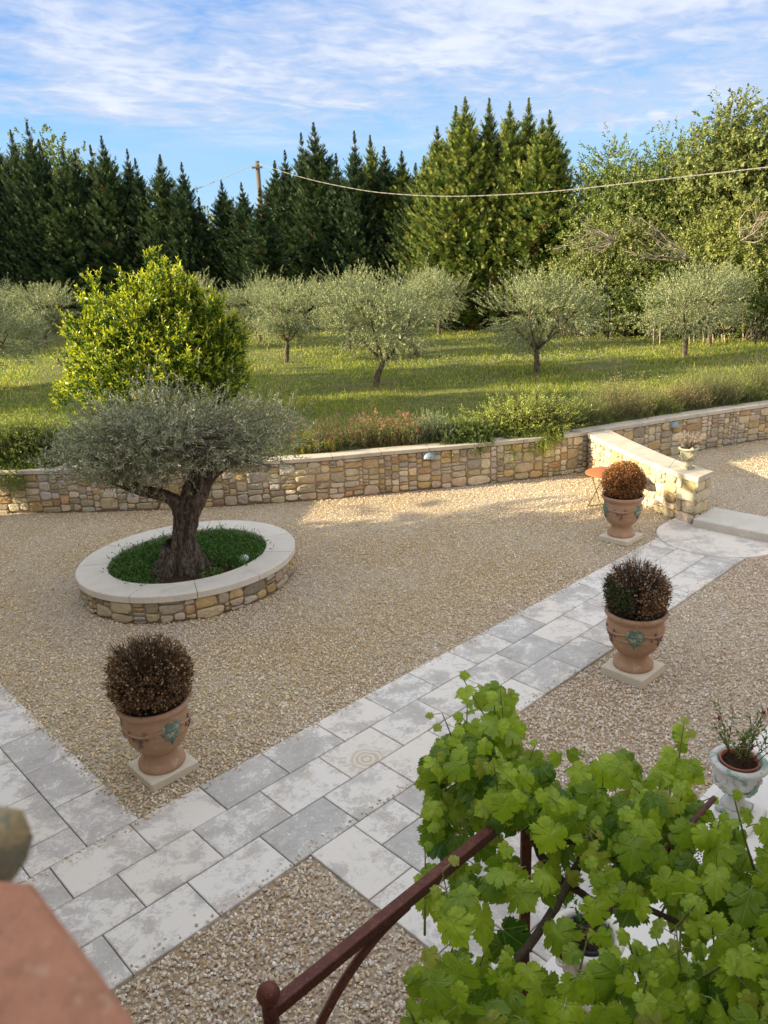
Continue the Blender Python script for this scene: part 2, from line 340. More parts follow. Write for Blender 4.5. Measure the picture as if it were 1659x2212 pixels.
def vine_mat():
    m,n=newmat('vine leaves');s=n('SeparateColor',{0:n('VertexColor',layer_name='Col').outputs[0]})
    x,y,r=s.outputs[0],s.outputs[1],s.outputs[2];x=n.m('SUBTRACT',x,.8);y=n.m('SUBTRACT',y,.5)
    ax=n.m('ABSOLUTE',x);v=None
    for a in(0.,.72,1.75):
        d=n.m('ABSOLUTE',n.m('SUBTRACT',n.m('MULTIPLY',ax,math.cos(a)),n.m('MULTIPLY',y,math.sin(a))))
        if a==0.: d=ax
        q=n.m('SUBTRACT',1.,n.ramp(d,.006,.026)); v=q if v is None else n.m('MAXIMUM',v,q)
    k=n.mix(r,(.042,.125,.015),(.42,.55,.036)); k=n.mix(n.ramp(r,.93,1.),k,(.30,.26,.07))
    P=pos(n);k=n.mix(n.m('MULTIPLY',n.ramp(n.noise(22.,4,.6,P),.4,.7),.35),k,(.085,.21,.02))
    k=n.mix(n.m('MULTIPLY',v,.45),k,(.32,.42,.12))
    bm=n('Bump',{'Strength':.5,'Distance':.006,'Height':n.m('ADD',n.noise(60.,3,.5,P),n.m('MULTIPLY',v,-.6))})
    p=n('BsdfPrincipled',{'Base Color':k,'Roughness':.42,'Specular IOR Level':.4,'Normal':bm.outputs[0]})
    tr=n('BsdfTranslucent',{'Color':n.mix(1.,k,(1.3,1.35,.5),'MULTIPLY')})
    finish(n,n('MixShader',{0:.42,1:p,2:tr}));return m
L_vine=vine_mat()
# ================================================================= SETTING
GZ=-.03; LZ=.86
b=Buf();b.add([(-900,-300,GZ),(900,-300,GZ),(900,1500,GZ),(-900,1500,GZ)],np.array([[0,1,2,3]]));kind(b.build('gravel_ground',M_ground),'structure')
WALL=spline([(-12,16.3),(-9.5,15.72),(-7.9,15.37),(-6.41,15.18),(-4.97,15.1),(-3.28,15.13),(-2.3,15.2),(-1.2,15.3),(.02,15.55),(1.69,15.83),(3.23,16.17),(4.28,16.5),(5.8,17.2),(7.5,17.98),(9.62,18.85),(12,19.8),(16,21.4)],400)
wl=np.r_[0,np.cumsum(np.hypot(*np.diff(WALL,axis=0).T))]
def wall_at(s):
    p=np.stack([np.interp(s,wl,WALL[:,0]),np.interp(s,wl,WALL[:,1])],-1);q=np.stack([np.interp(s+.05,wl,WALL[:,0]),np.interp(s+.05,wl,WALL[:,1])],-1);o=np.stack([np.interp(s-.05,wl,WALL[:,0]),np.interp(s-.05,wl,WALL[:,1])],-1)
    t=unit(q-o);return p,np.stack([t[...,1],-t[...,0]],-1)
# lawn terrace behind the wall
s=np.linspace(0,wl[-1],140);p,nn=wall_at(s);back=p-nn*.30
rows=np.r_[0,.5,1.2,2.5,4,6,8,11,14,18,23,30,40,60,120,400,1400];xs0=back[:,0];xs1=np.linspace(-900,900,140)
V=[]
for i,yy in enumerate(rows):
    f=min(1,yy/60)**1.0;X=xs0*(1+yy*.09);Y=np.maximum(back[:,1]+yy,0)
    Z=LZ+.05*np.sin(X*.8+yy)*np.cos(Y*.55)*min(1,yy/3)
    V.append(np.stack([X,Y,Z],-1))
V=np.concatenate(V);k=140;i=np.arange(len(rows)-1)[:,None]*k;j=np.arange(k-1)[None]
b=Buf();b.add(V,np.stack([i+j,i+j+1,i+k+j+1,i+k+j],-1).reshape(-1,4))
b.add(np.concatenate([V[:k],V[:k]*A(1,1,0)+A(0,0,GZ)]),np.stack([np.arange(k-1),k+np.arange(k-1),k+np.arange(1,k),np.arange(1,k)],-1))
kind(b.build('lawn_ground',M_lawn),'structure')
def lawn_z(x,y): return LZ+0*x
# paving: one sheet of slabs laid in running bond
def paver(b,d0,d1,c0,c1,z=0.,th=.05,ring=0.):
    g=.0045;dd=[d0+g,d1-g];cc=[c0+g,c1-g];bv=.006;r=(R.random(),R.random(),ring)
    dz=R.normal()*.0012
    def rg(i,zz): return [dc(dd[0]+i,cc[0]+i,zz),dc(dd[1]-i,cc[0]+i,zz),dc(dd[1]-i,cc[1]-i,zz),dc(dd[0]+i,cc[1]-i,zz)]
    V=rg(0,z-th)+rg(0,z-bv+dz)+rg(bv,z+dz)
    b.add(V,np.array([[0,1,5,4],[1,2,6,5],[2,3,7,6],[3,0,4,7],[4,5,9,8],[5,6,10,9],[6,7,11,10],[7,4,8,11],[8,9,10,11]]),r)
b=Buf();rowsC=[5.74,5.26,4.77,4.286]
for i in range(3):
    ph=2.19 if i!=1 else 1.84
    for q in range(-8,15):
        d0=ph+.70*q;d1=d0+.70
        if d0>11.75:continue
        rg_=abs((d0+d1)/2-4.62)<.36 and i==1
        paver(b,d0,d1,rowsC[i+1],rowsC[i],ring=1. if rg_ else 0.)
for i in range(3): # arm running away to the left
    d1=2.286-.476*i;d0=d1-.476
    for q in range(0,9):
        c0=5.74+.70*q-(.35 if i==1 else 0);c0_=max(c0,5.74);paver(b,d0,d1,c0_,c0+.70)
for i in range(3): # arm running towards the house
    d0=3.052+.476*i;d1=d0+.476
    for q in range(0,8):
        c1=4.286-.70*q+(.35 if i==1 else 0);paver(b,d0,d1,c1-.70,min(c1,4.286))
path=b.build('stone_path',M_pave,smooth=False);kind(path,'structure')
b=Buf()
def sheet(d0,d1,c0,c1,z): b.add([dc(d0,c0,z),dc(d1,c0,z),dc(d1,c1,z),dc(d0,c1,z)],np.array([[0,1,2,3]]))
sheet(-3.4,12.3,4.29,5.735,-.012);sheet(.862,2.284,5.739,12.,-.012);sheet(3.054,4.478,-1.4,4.287,-.012)
kind(b.build('path_bedding',M_bed),'structure')
# half-round landing and step by the return wall
b=Buf();cdn,ccn,rr=12.35,5.0,.98
a=np.linspace(math.pi*.5,math.pi*1.5,30)
edge=[dc(cdn+rr*math.cos(t),ccn+rr*math.sin(t),0) for t in a]+[dc(12.9,ccn-rr,0),dc(12.9,ccn+rr,0)]
top=np.array(edge)+A(0,0,.012);cen=top.mean(0);bot=top-A(0,0,.055);n_=len(top)
ins=top+unit(cen-top)*.008;tb=top-A(0,0,.008)
b.add(np.concatenate([bot,tb,ins]),[np.stack([np.arange(n_),(np.arange(n_)+1)%n_,n_+(np.arange(n_)+1)%n_,n_+np.arange(n_)],-1),np.stack([n_+np.arange(n_),n_+(np.arange(n_)+1)%n_,2*n_+(np.arange(n_)+1)%n_,2*n_+np.arange(n_)],-1),(2*n_+np.arange(n_))[None]],(.25,.8,0))
kind(b.build('landing_slab',M_pave,smooth=False),'structure')
st=thing('stone_step','pale limestone step block beside the end of the short stone wall','step',dc(12.9,4.))
b=Buf()
for c0,c1 in((5.53,4.0),(3.99,2.4)):
    box(b,dc(12.93,(c0+c1)/2,.06),DA*.42,DB*abs(c0-c1)/2,(0,0,.10),bev=.018)
b.build('tread',M_step,st,smooth=False,world=True)
# ================================================================= STONEWORK
PAL=np.array([(.54,.46,.33),(.62,.55,.43),(.53,.40,.21),(.50,.46,.40),(.50,.33,.20),(.43,.37,.28),(.58,.49,.32)]);PW=np.array([.22,.2,.16,.15,.05,.1,.12])
def rubble(L,h,wr=(.16,.52),hr=(.06,.2)):
    du=.02;nc=int(L/du);sky=np.zeros(nc)+.03*np.abs(np.interp(np.arange(nc),np.arange(0,nc+30,17),R.normal(size=len(np.arange(0,nc+30,17)))));sky=np.round(sky/.03)*.03;out=[]
    while True:
        i=int(np.argmin(sky));v=sky[i]
        if v>h-.025: break
        j=i
        while j<nc and sky[j]<=v+.012: j+=1
        av=(j-i)*du;q=R.random();hh=R.uniform(.05,.08) if q<.2 else R.uniform(.10,.155) if q<.68 else R.uniform(.155,hr[1]+.02);w=min(wr[1],max(wr[0]*.6,hh*R.uniform(1.4,3.5)));
        if av-w<.12: w=av if av<.52 else av*R.uniform(.4,.6)
        w=max(du,round(w/du)*du)
        hh=min(hh,max(.05,w*1.0))
        if v+hh>h-.045: hh=h-v
        out.append((i*du,v,w,hh));sky[i:i+int(round(w/du))]=v+hh
    return out
def stones(b,lay,mp,g=.015,depth=.035,palw=PW):
    k=18;a=np.arange(k)*2*math.pi/k
    for(u0,v0,w,h) in lay:
        g_=g*R.uniform(.7,1.7);w2=max(w-g_,.02)/2;h2=max(h-g_,.02)/2;e=2/R.uniform(2.6,5.)
        a=np.arange(k)*2*math.pi/k+R.uniform(-.12,.12);cx=np.sign(np.cos(a))*np.abs(np.cos(a))**e;cy=np.sign(np.sin(a))*np.abs(np.sin(a))**e
        j=1+R.normal(size=k)*.04;kx,ky=R.normal()*.16,R.normal()*.12
        X=w2*cx*j*(1+ky*cy)+.0;Y=h2*cy*j*(1+kx*cx)
        X=np.clip(X,-w2*1.04,w2*1.04);Y=np.clip(Y,-h2*1.04,h2*1.04)
        dp=depth*R.uniform(.7,1.25);tx,ty=R.normal()*.05,R.normal()*.06
        U=[];Vv=[];D=[]
        q=min(.012,min(w2,h2)*.3)
        for s_,d_ in((1.,-.01),(1.,dp*.62),(1-q/max(w2,h2)*.8,dp*.93),(.70,dp),(.35,dp*1.02)):
            U.append(X*s_);Vv.append(Y*s_);D.append(d_+(tx*X*s_+ty*Y*s_)+R.normal(size=k)*.0032)
        U=np.r_[np.concatenate(U),0];Vv=np.r_[np.concatenate(Vv),0];D=np.r_[np.concatenate(D),dp*1.04]
        P=mp(u0+w/2+U,v0+h/2+Vv,D)
        i=np.arange(4)[:,None]*k;jj=np.arange(k)[None];j2=(jj+1)%k
        F=np.stack([i+jj,i+j2,i+k+j2,i+k+jj],-1).reshape(-1,4);T=np.stack([4*k+np.arange(k),4*k+(np.arange(k)+1)%k,np.full(k,5*k)],-1)
        c=PAL[R.choice(len(PAL),p=palw/palw.sum())]*R.uniform(.74,1.2)*(1+R.normal(size=3)*.025)
        b.add(P,[F,T],c)
def strip(b,In,Out,zb,zt,bev=.008,col=(1,1,1)):
    """slab between two polylines (inner,outer) in plan"""
    n=len(In);In=np.asarray(In);Out=np.asarray(Out);dv=unit(Out-In)
    pr=[(In,zb),(In,zt-bev),(In+dv*bev,zt),(Out-dv*bev,zt),(Out,zt-bev),(Out,zb)];m=len(pr)
    V=np.concatenate([np.c_[p,np.full(n,z)] for p,z in pr])
    fs=[]
    for q in range(m):
        q2=(q+1)%m;fs.append(np.stack([q*n+np.arange(n-1),q*n+np.arange(1,n),q2*n+np.arange(1,n),q2*n+np.arange(n-1)],-1))
    fs+=[np.array([[q*n for q in range(m)]]),np.array([[q*n+n-1 for q in range(m)][::-1]])]
    b.add(V,fs,col)
HW=.80;TH=.08
wall=thing('retaining_wall','long curving rubble stone wall with pale coping below the lawn','wall',(0,15.5,0))
b=Buf();p,nn=wall_at(np.linspace(0,wl[-1],200));strip(b,p-nn*.28,p-nn*.012,GZ-.05,HW);b.build('wall_core',M_mortar,wall,world=True)
b=Buf()
def mp_wall(u,v,d):
    p,n_=wall_at(u);q=p+n_*(d-.012)[:,None];return np.c_[q,v+GZ]
stones(b,rubble(wl[-1]-.1,HW-GZ-.006,(.18,.58),(.075,.215)),mp_wall);b.build('rubble_face',M_stone,wall,world=True)
b=Buf();s=0.
while s<wl[-1]-.2:
    e=min(s+R.uniform(.95,1.1),wl[-1]);ss=np.linspace(s+.006,e-.006,8);p,nn=wall_at(ss);strip(b,p-nn*.33,p+nn*.045,HW+.002,HW+TH+R.normal()*.001);s=e
b.build('coping',M_cope,wall,smooth=False,world=True)
# return wall with square end
LW=spline([(5.33,12.70),(5.06,13.36),(4.76,14.7),(4.52,16.0),(4.47,16.45)],60);RW=spline([(5.74,13.06),(5.42,14.0),(5.20,15.2),(5.05,16.3),(5.02,16.70)],60)
rw=thing('return_wall','short sunlit stone wall ending in a square pier beside the step','wall',(5.2,14,0))
LI=LW+unit(RW-LW)*.045;RI=RW-unit(RW-LW)*.045
HR=.775
ll=np.r_[0,np.cumsum(np.hypot(*np.diff(LI,axis=0).T))];lr=np.r_[0,np.cumsum(np.hypot(*np.diff(RI,axis=0).T))]
def mp_poly(Pl,l,sg):
    def f(u,v,d):
        p=np.stack([np.interp(u,l,Pl[:,0]),np.interp(u,l,Pl[:,1])],-1);q=np.stack([np.interp(u+.1,l,Pl[:,0]),np.interp(u+.1,l,Pl[:,1])],-1);o=np.stack([np.interp(u-.1,l,Pl[:,0]),np.interp(u-.1,l,Pl[:,1])],-1);t=unit(q-o);n_=np.stack([-t[:,1],t[:,0]],-1)*sg
        return np.c_[p+n_*(d-.012)[:,None],v+GZ]
    return f
b=Buf();strip(b,LI+unit(RI-LI)*.012,RI-unit(RI-LI)*.012,GZ-.05,HR);b.build('wall_core',M_mortar,rw,world=True)
b=Buf();PWL=np.array([.3,.3,.14,.1,.03,.05,.12])
def quoin(l,first): # big dressed blocks at the pier, then rubble
    lay=[];v=0;i=0;h=HR-GZ-.006
    while v<h-.03:
        hh=min(.205,h-v);w=(.42,.30)[i%2];lay.append((0,v,w,hh));
        v+=hh;i+=1
    return lay
hq=HR-GZ-.006
lay=quoin(ll,0);zones=[(q[0]+q[2],q[1],q[3]) for q in lay];body=[(u+.44,v,w,h) for(u,v,w,h) in rubble(ll[-1]-.46,hq,(.14,.4),(.07,.2))]
fill=[(.305,q[1],.135,q[3]) for q in lay if q[2]<.4]
stones(b,lay+fill+body,mp_poly(LI,ll,1),palw=PWL)
lay2=[(0,q[1],.30 if q[2]>.4 else .42,q[3]) for q in lay];fill2=[(.305,q[1],.135,q[3]) for q in lay2 if q[2]<.4];body2=[(u+.44,v,w,h) for(u,v,w,h) in rubble(lr[-1]-.46,hq,(.14,.4),(.07,.2))]
stones(b,lay2+fill2+body2,mp_poly(RI,lr,-1),palw=PWL)
ew=np.linalg.norm(RI[0]-LI[0]);ed=unit(RI[0]-LI[0]);en=A(ed[1],-ed[0])
def mp_end(u,v,d): p=LI[0]+ed*u[:,None]+en*(d-.012)[:,None];return np.c_[p,v+GZ]
endl=[]
for i,q in enumerate(lay):
    f=.62 if i%2 else .42;endl+=[(0,q[1],ew*f,q[3]),(ew*f,q[1],ew*(1-f),q[3])]
stones(b,endl,mp_end,palw=PWL,g=.010);b.build('rubble_face',M_stone,rw,world=True)
b=Buf();cut=[0,9,14,30,45,59]
LC=LW.copy();RC=RW.copy();LC[0]-=-en*.04;RC[0]-=-en*.04
for i0,i1 in zip(cut[:-1],cut[1:]):
    q=slice(i0,i1+1);Lq=LC[q].copy();Rq=RC[q].copy();Lq[0]+=(Lq[1]-Lq[0])*.006;Rq[0]+=(Rq[1]-Rq[0])*.006;strip(b,Lq,Rq,HR+.002,HR+.095+R.normal()*.001)
b.build('coping',M_cope,rw,smooth=False,world=True)
ZR=HR+.095
# round planter
PC=A(-3.045,11.32);PA=rad(42);PLZ=.40
def ell(t,a,bb): x=a*np.cos(t);y=bb*np.sin(t);return np.stack([PC[0]+x*math.cos(PA)-y*math.sin(PA),PC[1]+x*math.sin(PA)+y*math.cos(PA)],-1)
pl=thing('round_planter','low oval rubble stone planter with wide white stone rim','planter',(PC[0],PC[1],0))
tt=np.linspace(0,2*math.pi,400);E=ell(tt,1.635,1.505);el=np.r_[0,np.cumsum(np.hypot(*np.diff(E,axis=0).T))]
def mp_pl(u,v,d):
    u=np.mod(u,el[-1]);p=np.stack([np.interp(u,el,E[:,0]),np.interp(u,el,E[:,1])],-1);t=np.interp(u,el,tt);q=ell(t+.01,1.635,1.505)-ell(t-.01,1.635,1.505);q=unit(q);n_=np.stack([q[:,1],-q[:,0]],-1)
    return np.c_[p+n_*(d-.012)[:,None],v+GZ]
b=Buf();stones(b,rubble(el[-1]-.02,PLZ-.095-GZ,(.12,.36),(.06,.17)),mp_pl);b.build('rubble_face',M_stone,pl,world=True)
b=Buf();t2=np.linspace(0,2*math.pi,120);strip(b,ell(t2,1.26,1.13),ell(t2,1.615,1.485),GZ-.03,PLZ-.10);b.build('wall_core',M_mortar,pl,world=True)
b=Buf();nseg=11
for i in range(nseg):
    t=np.linspace(i,i+1,14)*2*math.pi/nseg+.3+.0;t[0]+=.0028;t[-1]-=.0028;strip(b,ell(t,1.225,1.095),ell(t,1.68,1.55),PLZ-.098,PLZ+R.normal()*.0012,.012)
b.build('coping',M_rim,pl,smooth=False,world=True)
def soil_z(x,y): return .27+.07*np.exp(-((x+3.08)**2+(y-10.95)**2)/.35)
b=Buf();rs=np.linspace(.02,1,18);V=[]
for r_ in rs:
    e=ell(t2[:-1],1.255*r_,1.125*r_);V.append(np.c_[e,soil_z(e[:,0],e[:,1])+R.normal(size=len(e))*.008])
k=119;i=np.arange(17)[:,None]*k;j=np.arange(k)[None];j2=(j+1)%k
b.add(np.concatenate(V),np.stack([i+j,i+j2,i+k+j2,i+k+j],-1).reshape(-1,4));b.build('soil',M_soil,pl,world=True)
# ================================================================= PEBBLES
def inside_pave(P):
    d=P[:,0]*DA[0]+P[:,1]*DA[1];c=P[:,0]*DB[0]+P[:,1]*DB[1]
    m=(c>4.27)&(c<5.755)&(d<12.0);m|=(d>.84)&(d<2.30)&(c>5.7);m|=(d>3.04)&(d<4.49)&(c<4.3)
    m|=(np.hypot(d-cdn,c-ccn)<rr+.01);m|=(d>12.49)&(d<13.36)&(c<5.56);m|=(c<2.30)&(d>3.0)
    q=P-PC;x=q[:,0]*math.cos(PA)+q[:,1]*math.sin(PA);y=-q[:,0]*math.sin(PA)+q[:,1]*math.cos(PA)
    m|=((x/1.63)**2+(y/1.50)**2<1)
    m|=P[:,1]>np.interp(P[:,0],WALL[:,0],WALL[:,1])-.02
    return m
b=Buf();PEB=[]
for y0,y1,dens in((2.2,5,1700),(5,8,1650),(8,11,1350),(11,14,1000),(14,18.8,700)):
    w0,w1=-.50*y1-.9,.56*y1+.9
    n_=int((w1-w0)*(y1-y0)*dens);P=np.c_[rnd(n_,w0,w1),rnd(n_,y0,y1)];P=P[~inside_pave(P)];PEB.append(P)
P=np.concatenate(PEB);Ed=[]
for q in range(900):
    d_=R.uniform(-2,11.5);o_=abs(R.normal())*.05+.004;Ed.append(dc(d_,5.74-o_ if q%2 else 4.286+o_)[:2])
for q in range(260): Ed.append(dc(2.286-abs(R.normal())*.05,R.uniform(5.8,9.5))[:2])
Ed=np.array(Ed);nE=len(Ed);P=np.vstack([P,Ed]);n_=len(P)
zone=np.clip((P[:,0]*DB[0]+P[:,1]*DB[1]-5.3)/1.2,0,1)  # warmer stone in the main court
fx=P[:,0]*.9;wv=.5+.5*np.sin(fx+np.sin(P[:,1]*.8)*1.5)*np.sin(P[:,1]*.7+1.3)
pal=np.array([(.76,.66,.52),(.80,.74,.66),(.66,.51,.32),(.70,.56,.45),(.50,.40,.32),(.86,.83,.79)])
warm=np.array([.27,.14,.27,.18,.11,.03]);cool=np.array([.23,.25,.10,.17,.12,.13])
pick=np.where(R.random(n_)<(.25+.75*zone)*(.55+.45*wv),R.choice(6,n_,p=warm/warm.sum()),R.choice(6,n_,p=cool/cool.sum()))
cl=pal[pick]*rnd((n_,1),.76,1.2);cl[:,2]*=1-.15*zone
qx=P-PC;pr=np.hypot(qx[:,0],qx[:,1]);worn=np.clip(1.3-np.abs(pr-1.95)/.62,0,1)*np.where(qx[:,1]<.4,1,.25)*(.7+.3*np.sin(P[:,0]*5+P[:,1]*3));wm=(R.random(n_)<worn*.8)[:,None];cl=np.where(wm,cl*.3+A(.66,.59,.56)*.7*rnd((n_,1),.8,1.2),cl)
sz=rnd(n_,.0095,.0195)*np.interp(P[:,1],[4,8,14],[1,.86,.74]);ya=rnd(n_,0,6.28);ar=rnd(n_,.6,1.);hz=sz*rnd(n_,.5,.95)
ca,sa=np.cos(ya),np.sin(ya)
X=np.stack([ca*sz,sa*sz,R.normal(size=n_)*.3*sz],-1);Y=np.stack([-sa*sz*ar,ca*sz*ar,R.normal(size=n_)*.3*sz],-1);Z=np.stack([R.normal(size=n_)*.25*hz,R.normal(size=n_)*.25*hz,hz],-1)
c0=np.c_[P,GZ+hz*rnd(n_,.2,1.5)];c0[n_-nE:,2]=.002;sz[n_-nE:]*=.6
# 8-cornered chip: two skewed quads
s_=.78
V=np.stack([c0-X+Y*.1*0,c0-Y,c0+X,c0+Y,c0+Z-X*.45-Y*.3,c0+Z+X*.5-Y*.25,c0+Z*.9+X*.1+Y*.55],1)
F=np.array([[0,1,5],[0,5,4],[1,2,5],[2,3,6],[2,6,5],[3,0,6],[0,4,6],[4,5,6]])
b.add(V.reshape(-1,3),(np.arange(n_)[:,None,None]*7+F[None]).reshape(-1,3),np.repeat(cl,7,0))
kind(tag(b.build('gravel_stones',M_peb,smooth=False),'loose buff limestone gravel covering the courtyard','gravel'),'stuff')
# ================================================================= HOUSE (the picture is taken from its window; only a ledge shows)
hs=thing('stone_house','rendered house whose terracotta ledge and lichened corner stone show at the lower left','house',(-.2,.2,0))
CE=14.4;b=Buf()  # unseen left wing, added with its end and hip shaped to shade the court
def prism(b,pts,z0,z1):
    n_=len(pts);P=np.array([p[:2] for p in pts]);V=np.concatenate([np.c_[P,np.full(n_,z0)],np.c_[P,np.full(n_,z1)]]);i=np.arange(n_);j=(i+1)%n_
    b.add(V,[np.stack([i,j,n_+j,n_+i],-1),(n_+i)[None],i[::-1][None]])
prism(b,[dc(-.4,-.45),dc(-.4,CE),dc(-9.4,CE),dc(-9.4,-9),dc(14,-9),dc(14,-.45)],GZ,4.3)
b.build('wall',M_wall,hs,smooth=False,world=True)
b=Buf();e0,e1,m_,zr=-.1,-9.7,-4.9,8.3
V=[dc(e0,CE+.3,4.3),dc(e1,CE+.3,4.3),dc(e1,-9.3,4.3),dc(e0,-9.3,4.3),dc(m_,CE-4.2,zr),dc(m_,-9.3,zr)]
b.add(V,[[0,1,4],[1,2,5,4],[3,0,4,5],[2,3,5],[0,3,2,1]])
V=[dc(-9.,-.15,4.32),dc(14.3,-.15,4.32),dc(14.3,-9.3,4.32),dc(-9,-9.3,4.32),dc(-4.9,-4.7,8.0),dc(14.3,-4.7,8.0)]
b.add(V,[[0,1,5,4],[1,2,5],[2,3,4,5],[3,0,4],[0,3,2,1]])
b.build('roof',M_tile,hs,smooth=False,world=True)
b=Buf();q0,q1=dc(-.6,CE+.1),A(-9.6,14.9,0);bar(b,q0+A(0,0,1.3),q1+A(0,0,1.3),.4,2.7);b.build('shade_wall',M_wall,hs,smooth=False,world=True)  # unseen wall, added to cast shade on the gravel at the left
zt=4.36;b=Buf()
P_=[G(66,1893,zt),G(200,2068,zt),G(420,2372,zt),G(420,3400,zt),G(-900,3400,zt),G(-900,1870,zt),G(-60,1884,zt)]
n_=len(P_);P_=np.array(P_);i=np.arange(n_);j=(i+1)%n_;cen=P_.mean(0);Pi=P_+unit(cen-P_)*.004
b.add(np.concatenate([P_-A(0,0,.05),P_-A(0,0,.004),Pi]),[np.stack([i,n_+i,n_+j,j],-1),np.stack([n_+i,2*n_+i,2*n_+j,n_+j],-1),(2*n_+i)[::-1][None]]);b.build('ledge',M_brick,hs,smooth=False,world=True)
b=Buf();k=14;zz=[4.331,4.337,4.346,4.354,4.359];c_=(G(-36,1838,4.345));pr=[.9,1.03,1.05,.98,.75];a=np.arange(k)*2*math.pi/k
e1=unit(G(0,1830,4.345)-G(-90,1830,4.345));e2=A(-e1[1],e1[0],0)
V=[];
for z,s_ in zip(zz,pr):
    rr_=s_*(1+.05*R.normal(size=k));V.append(c_*A(1,1,0)+A(0,0,z)+(np.sign(np.cos(a))*np.abs(np.cos(a))**.5*.0150*rr_)[:,None]*e1+(np.sign(np.sin(a))*np.abs(np.sin(a))**.5*.019*rr_)[:,None]*e2)
i=np.arange(4)[:,None]*k;j=np.arange(k)[None];b.add(np.concatenate(V),[np.stack([i+j,i+(j+1)%k,i+k+(j+1)%k,i+k+j],-1).reshape(-1,4),(4*k+np.arange(k))[None]]);b.build('corner_stone',M_rock,hs,world=True)
# pale terrace at the foot of the house
b=Buf();ZT=.10
for q in range(7):
    for r_ in range(4):
        d0=3.0+.92*q;c1=2.26-.62*r_;box(b,dc(d0+.46,c1-.31,ZT/2-.03),DA*.457,DB*.307,(0,0,ZT/2+.03),bev=.006)
kind(b.build('terrace',M_white,smooth=False),'structure')
# ================================================================= URNS
def plinth(x,y,s,h,lab):
    o=thing('plinth',lab,'plinth',(x,y,GZ),'square stone plinths under the urns');b=Buf();box(b,(x,y,GZ+h/2),DA*s/2,DB*s/2,(0,0,h/2),bev=.012);b.build('slab',M_plinth,o,smooth=False,world=True)
SP=[(-2.25,6.46),(2.765,7.885),(3.95,12.24)]
plinth(*SP[0],.50,.10,'square pale plinth under the urn beside the path crossing');plinth(*SP[1],.52,.12,'square cream plinth under the urn of the half green box ball');plinth(*SP[2],.52,.10,'square plinth under the urn near the rust table')
ZP=GZ+.10
PROF=[(.0,0.),(.215,0.),(.222,.012),(.222,.045),(.208,.06),(.200,.075),(.17,.112),(.160,.145),(.157,.165),(.167,.174),(.168,.186),(.198,.206),(.243,.256),(.274,.315),(.285,.368),(.291,.395),(.297,.40),(.297,.412),(.291,.418),(.298,.45),(.304,.52),(.303,.575),(.298,.60),(.306,.606),(.306,.62),(.314,.628),(.332,.64),(.342,.655),(.342,.682),(.332,.695),(.312,.695),(.298,.68),(.288,.62),(.27,.60)]
def body_r(z): return np.interp(z,[p[1] for p in PROF[4:24]],[p[0] for p in PROF[4:24]])
u0=thing('terracotta_urn','large weathered terracotta urn with full brown box ball, beside the path crossing','urn',(SP[0][0],SP[0][1],ZP),'large garlanded terracotta urns')
b=Buf();lathe(b,PROF,56);b.build('pot',M_terra,u0)
b=Buf()
def onurn(a,z,o=0.): r_=body_r(z)+o;return A(r_*math.cos(a),r_*math.sin(a),z)
for m in range(3):
    a0=m*2.094;a1=a0+2.094
    tube(b,[onurn(a0+(a1-a0)*t,.545-.30*(t*(1-t))+.035*math.sin(t*math.pi*5)*0,.003) for t in np.linspace(.06,.94,26)],.011+.006*np.sin(np.linspace(0,3.1,26)),7,rough=.18)
    tube(b,[onurn(a0+t*.42,.575-.55*t*t,.004) for t in np.linspace(-.55,.55,14)],.009,6,rough=.1)
b.build('garland',M_terra,u0)
for m in range(3):   # leaf-and-fruit clusters in the middle of each swag
    a0=m*2.094+1.047;b=Buf()
    for q in range(26):
        s_=R.normal(size=2);a=a0+s_[0]*.16;z=.455+s_[1]*.022-.05*abs(R.normal())*(abs(s_[0])<.5);r_=R.uniform(.010,.022);tube(b,[onurn(a,z,-.004),onurn(a,z,r_*.6),onurn(a,z,r_)],[r_,r_*.9,r_*.3],6,rough=.1)
    b.build('fruit_cluster',M_garl,u0)
for m in range(3):
    b=Buf();a0=m*2.094
    na,nz=13,15;V=[]
    for iz in range(nz):
        t=iz/(nz-1)*2-1;z=.475-.105*t;hw=.36*math.sqrt(max(0,1-t*t))*(1 if t<0 else 1-.45*t)+.004
        for ia in range(na):
            s_=ia/(na-1)*2-1;V.append(onurn(a0+s_*hw,z,.003+.017*max(0,1-s_*s_)**.5*max(0,1-t*t)**.5+.004*R.random()))
    i=np.arange(nz-1)[:,None]*na;j=np.arange(na-1)[None];b.add(V,np.stack([i+j,i+na+j,i+na+j+1,i+j+1],-1).reshape(-1,4))
    tube(b,[onurn(a0,.40,.004),onurn(a0,.37,.012),onurn(a0,.335,.01)],[.022,.018,.012],6,rough=.1);b.build('medallion',M_glaze,u0)
b=Buf();a=np.arange(32)*math.pi/16;V=np.stack([.29*np.cos(a),.29*np.sin(a),.61+.01*R.random(32)],-1);b.add(np.concatenate([V,[[0,0,.64]]]),np.stack([np.arange(32),(np.arange(32)+1)%32,np.full(32,32)],-1));b.build('soil',M_soil,u0)
u0.rotation_euler.z=math.atan2(-SP[0][1],-SP[0][0])+.42
for (p,lab,da,hz) in((SP[1],'large weathered terracotta urn holding the half green box ball',.02,GZ+.12),(SP[2],'large terracotta urn in low sun before the rust table and wall',1.0,ZP)):
    dup(u0,(p[0],p[1],hz),math.atan2(-p[1],-p[0])+da,label=lab)
